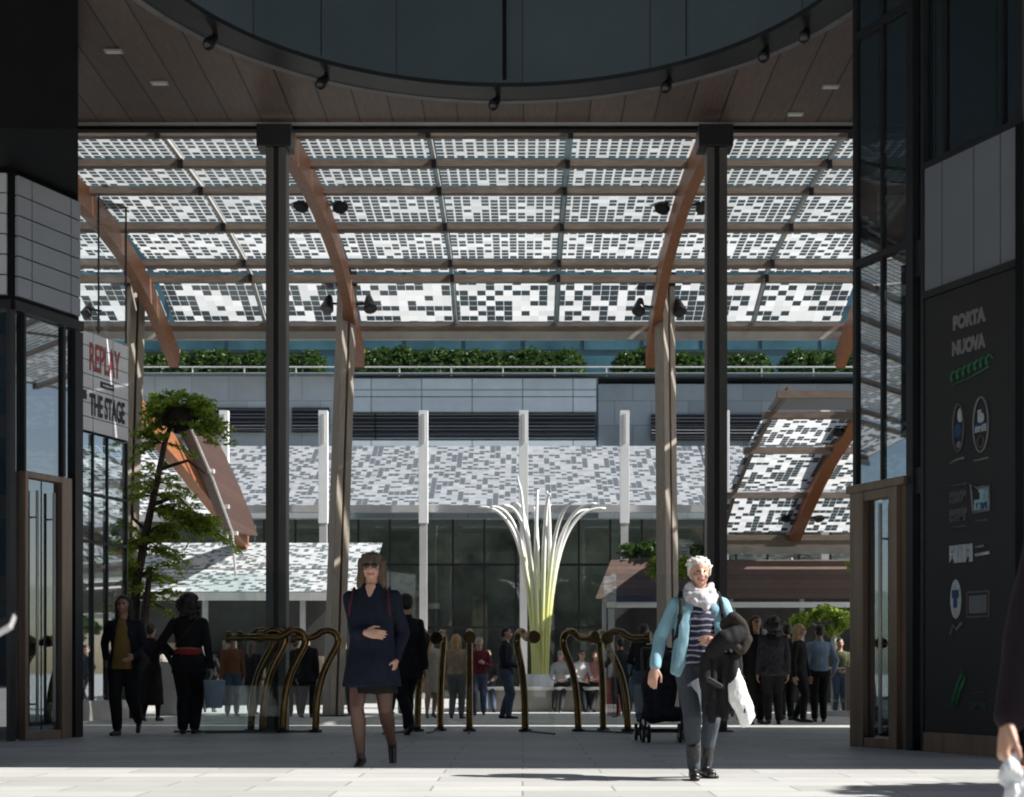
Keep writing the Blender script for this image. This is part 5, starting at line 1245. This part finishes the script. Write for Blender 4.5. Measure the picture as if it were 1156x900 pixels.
extra = [(262,30.5,20,3,'person in a rust jacket beyond the left glass doors'),(284,32.5,170,0,'person in black beyond the leftmost door handles, walking off'),(333,29.5,200,1,'person in a dark navy jacket just right of the left steel post'),
 (400,31,0,4,'person in an olive jacket far behind the woman in the navy coat, left of her'),(447,33,30,5,'person in a cream top far behind the woman in the navy coat, right of her'),(541,31.5,0,6,'person in a burgundy top right of the blonde woman in the tan jacket'),
 (700,28.5,190,2,'person in charcoal between the red bin and the rightmost handle'),(743,29,15,0,'person in black beside the foot of the right tall column'),(715,32.5,0,7,'person in a mid-blue top behind the red bin'),(822,29.5,170,1,'person in dark navy just left of the dark group'),
 (838,26.5,10,0,'person in black directly behind the silver-haired woman\'s bag'),(862,27.5,185,6,'person in a burgundy top at the back of the dark group'),(948,33,0,4,'person in an olive jacket by the glass balustrade'),(125,33,160,7,'person in a mid-blue top beyond the shop glass'),(98,35,0,2,'person in charcoal beyond the shop glass, further back'),(186,34,10,5,'person in a cream top far behind the planter'),(236,34,180,0,'person in black far off behind the pale blue bag')]
for i, (px, Y_, rot, ci, lab) in enumerate(extra):
    a_ = rp.uniform(-.05,.09); arm = rp.choice([None, [(-.2,-.25,1.02),(.22,0,.82)], [(-.22,.05,.85),(.12,-.28,1.15)], [(-.08,-.24,1.0),(.08,-.25,1.0)]])
    figure(lab, px, Y_, rp.uniform(1.58,1.8), rot, None, arm, rp.choice([m_skin, m_skin2]), cols[ci], rp.choice(bots), hrs[i % 6], .014, .5, stride=a_, face=abs((rot+180)%360-180) < 90, group='people out on the far plaza')
# people sitting on the bench and others beyond
def sitter(px, Y, H, rot, lab, top, bottom, hr, group, seat=.6, vox=.014):
    dz = seat+.05-.5*H+.02
    return figure(lab, px, Y, H, rot, [(-.09,-.42,.07),(.09,-.46,.07)], [(-.12,-.32,seat+.17),(.12,-.34,seat+.2)], m_skin, top, bottom, hr, vox, .5, dz=dz, lean=.04, group=group, knee=[(-.1,-1,.8),(.1,-1,.8)], foot=((0,.1),(0,.1)), elb=[(-.8,.8,-.6),(.8,.8,-.6)])
m_whitec = cloth('white_cloth', (.6,.6,.6)); m_pink = cloth('pink_cloth', (.5,.22,.22))
sitter(634, 34.4, 1.62, -15, 'person in a pale top sitting on the stone bench, nearest the sculpture', cloth('pale_grey_top', (.4,.42,.43)), m_charc, ('short', m_hairg), 'people sitting on the stone bench')
sitter(655, 34.4, 1.64, 25, 'person in white sitting on the stone bench, next to the hooked door handle', m_whitec, m_dnavy, ('short', m_haird), 'people sitting on the stone bench')
sitter(674, 34.4, 1.6, -30, 'person in a pinkish top sitting at the right end of the stone bench', m_pink, m_charc, ('long', m_hairb), 'people sitting on the stone bench')
sitter(550, 34.4, 1.66, 10, 'dark-clothed person sitting on the left end of the stone bench', m_charc, m_den, ('short', m_haird), 'people sitting on the stone bench')
t, j, q = figure('person in black top and blue jeans standing behind the rightmost door handle', 727, 24, 1.66, 160, None, [(-.2,-.2,1.0),(.15,-.2,.95)], m_skin, m_blackcloth, m_den, ('short', m_haird), .012, .5, stride=.03, face=False)
t, j, q = figure('red-haired woman in a brown top standing behind the shop glass at far left', 108, 31, 1.68, 20, None, None, m_skin, cloth('brown_top', (.12,.07,.05)), cloth('olive_skirt', (.12,.13,.09)), ('long', M('auburn_hair', (.2,.08,.03), .5, 0, .3, 10, .4)), .014, .5, 'skirt', stride=.02, group='people beyond the shop glass')
sitter(90, 31.5, 1.66, 30, 'person in white sitting beyond the shop glass at far left', m_whitec, m_charc, ('short', m_haird), 'people beyond the shop glass', .46)
t, j, q = figure('person in black standing beyond the glass doors behind the leftmost steel post', 346, 28.5, 1.7, 170, None, None, m_skin, m_blackcloth, m_blackcloth, ('short', m_haird), .013, .42, stride=.03, face=False)

# ---- near people at the picture's edges
Hn = 1.42
t, j, q = figure('person in a dark purple-black sleeve at the right edge holding a crumpled white tissue', 1160, 3.0, Hn, 0, None, [(-.255,-.03,.665),(.2,0,.62)], m_skin, cloth('plum_black_sleeve', (.014,.009,.014)), m_charc, ('short', m_haird), .006, .5, group='people close at the edges', xoff=1.27, curl=(1.0,.5), elb=[(-.3,1,0),(.3,1,0)], palm=[(1,-.2,0),(-1,0,0)])
wp = LOC[t.name]+j['wri',0]
tis = empty('paper_tissue', wp+V((.0,-.03,-.12)), 'crumpled white tissue in the hand at the right edge', 'tissue')
f = Fig()
for k in range(7): f.ell((random.uniform(-.012,.014), random.uniform(-.02,.02), random.uniform(-.04,.03)), (.018,.016,.028), M('white_paper', (.75,.78,.82), .6, 0, .05), Matrix.Rotation(random.uniform(-.6,.6),3,'Y'), 8, 6)
f.build('paper', tis, .003, 1, .006, 50)
t, j, q = figure('person at the left edge of whom only a hand with a silver phone shows', -30, 3.0, 1.5, -60, None, [(-.16,-.30,.855),(.2,0,.66)], m_skin, m_blackcloth, m_charc, ('short', m_haird), .007, .5, group='people close at the edges', xoff=-1.50, curl=(.9,.5), palm=[(.2,0,1),(-1,0,0)])
a = P(-12,716,2.75); b = P(15,701,2.75)
ph = empty('mobile_phone', a, 'silver phone held out at the left edge', 'phone'); mb = MB(); mb.bar(a, b, .07, .012, V((0,-.4,1))); mb.build('case', M('silver_case', (.5,.5,.52), .3, .5, .1), ph, bevel=.004); mb = MB(); mb.bar(a+(b-a)*.05+V((0,-.003,.008)), b+(a-b)*.05+V((0,-.003,.008)), .06, .003, V((0,-.4,1))); mb.build('screen', m_black, ph)

# ---- dark pushchair behind the woman in blue
Y = 15.6; g = 0; x = X(748, Y)
st = empty('pushchair', (x, Y, 0), 'dark folded-hood pushchair behind the silver-haired woman', 'pushchair')
m_pc = cloth('pushchair_fabric', (.02,.022,.03), .5, .8, 18)
f = Fig(); o = V((x,Y,0))
f.chain([V((-.05,0,.36)), V((-.03,.05,.62)), V((.02,.12,.86))], [.17,.2,.16], m_pc, A=V((1,0,0)), flat=.75); f.ell((.02,.06,.86), (.2,.22,.14), m_pc); f.chain([V((-.16,-.05,.3)), V((.16,-.05,.3))], [.09,.09], m_pc)
f.build('seat', st, .012, 2, .02, 9)
for dx, dy in ((-.2,-.22),(.2,-.22),(-.24,.26),(.24,.26)):
    w0 = MB(); 
    for k in (-.03, .03):
        c = V((x+dx+k, Y+dy, .095)); w0.tube([c-V((.014,0,0)), c+V((.014,0,0))], .095, 20)
    wh = w0.build('wheel', m_rubber, st); MB().tube([V((x+dx-.046,Y+dy,.095)), V((x+dx+.046,Y+dy,.095))], .04, 12).build('hub', m_lgrey, wh)
mb = MB()
for sx in (-1, 1):
    mb.tube([(x+sx*.2,Y-.22,.1),(x+sx*.2,Y+.1,.5),(x+sx*.2,Y+.38,.98),(x+sx*.19,Y+.42,1.02)], .014, 8); mb.tube([(x+sx*.24,Y+.26,.1),(x+sx*.2,Y-.02,.42)], .013, 8)
mb.tube([(x-.19,Y+.42,1.02),(x+.19,Y+.42,1.02)], .02, 8); mb.tube([(x-.24,Y+.26,.12),(x+.24,Y+.26,.12)], .012, 8); mb.tube([(x-.2,Y-.22,.12),(x+.2,Y-.22,.12)], .012, 8)
mb.build('frame', m_dark, st, smooth=True)

# ================================================================== CAMERA, SKY, SUN
cam = bpy.data.cameras.new('Camera'); co = bpy.data.objects.new('Camera', cam); C.objects.link(co); S.camera = co
co.location = (0, 0, CAMZ); co.rotation_euler = (R(90), 0, 0); cam.sensor_width = 36; cam.lens = F/1156*36
cam.shift_x = -(CX-578)/1156; cam.shift_y = (CY-450)/1156; cam.clip_start = .1; cam.clip_end = 2000
cam.dof.use_dof = True; cam.dof.focus_distance = 12; cam.dof.aperture_fstop = 5.0
ELEV, AZ = 42.0, -8.0        # sun to the right (+x), a little to the camera's side
d = V((math.cos(R(ELEV))*math.cos(R(AZ)), math.cos(R(ELEV))*math.sin(R(AZ)), math.sin(R(ELEV))))
sl = bpy.data.lights.new('Sun', 'SUN'); sl.energy = 5.0; sl.angle = R(.5); sl.color = (1,.965,.91); so = bpy.data.objects.new('Sun', sl); C.objects.link(so)
so.rotation_euler = (-d).to_track_quat('-Z', 'Y').to_euler(); so.location = (40, -5, 40)
w = bpy.data.worlds.new('World'); S.world = w; w.use_nodes = True; nt = w.node_tree; bgn = nt.nodes['Background']
sk = nt.nodes.new('ShaderNodeTexSky'); sk.sky_type = 'NISHITA'; sk.sun_disc = False; sk.sun_elevation = R(ELEV); sk.sun_rotation = math.atan2(d.x, d.y)
nt.links.new(sk.outputs[0], bgn.inputs[0]); bgn.inputs[1].default_value = .05
S.view_settings.view_transform = 'Standard'; S.view_settings.look = 'None'; S.view_settings.exposure = 1.05; S.view_settings.gamma = 1
S.render.engine = 'CYCLES'
S.cycles.filter_width = 1.9; S.cycles.max_bounces = 8; S.cycles.transparent_max_bounces = 16; S.cycles.diffuse_bounces = 4
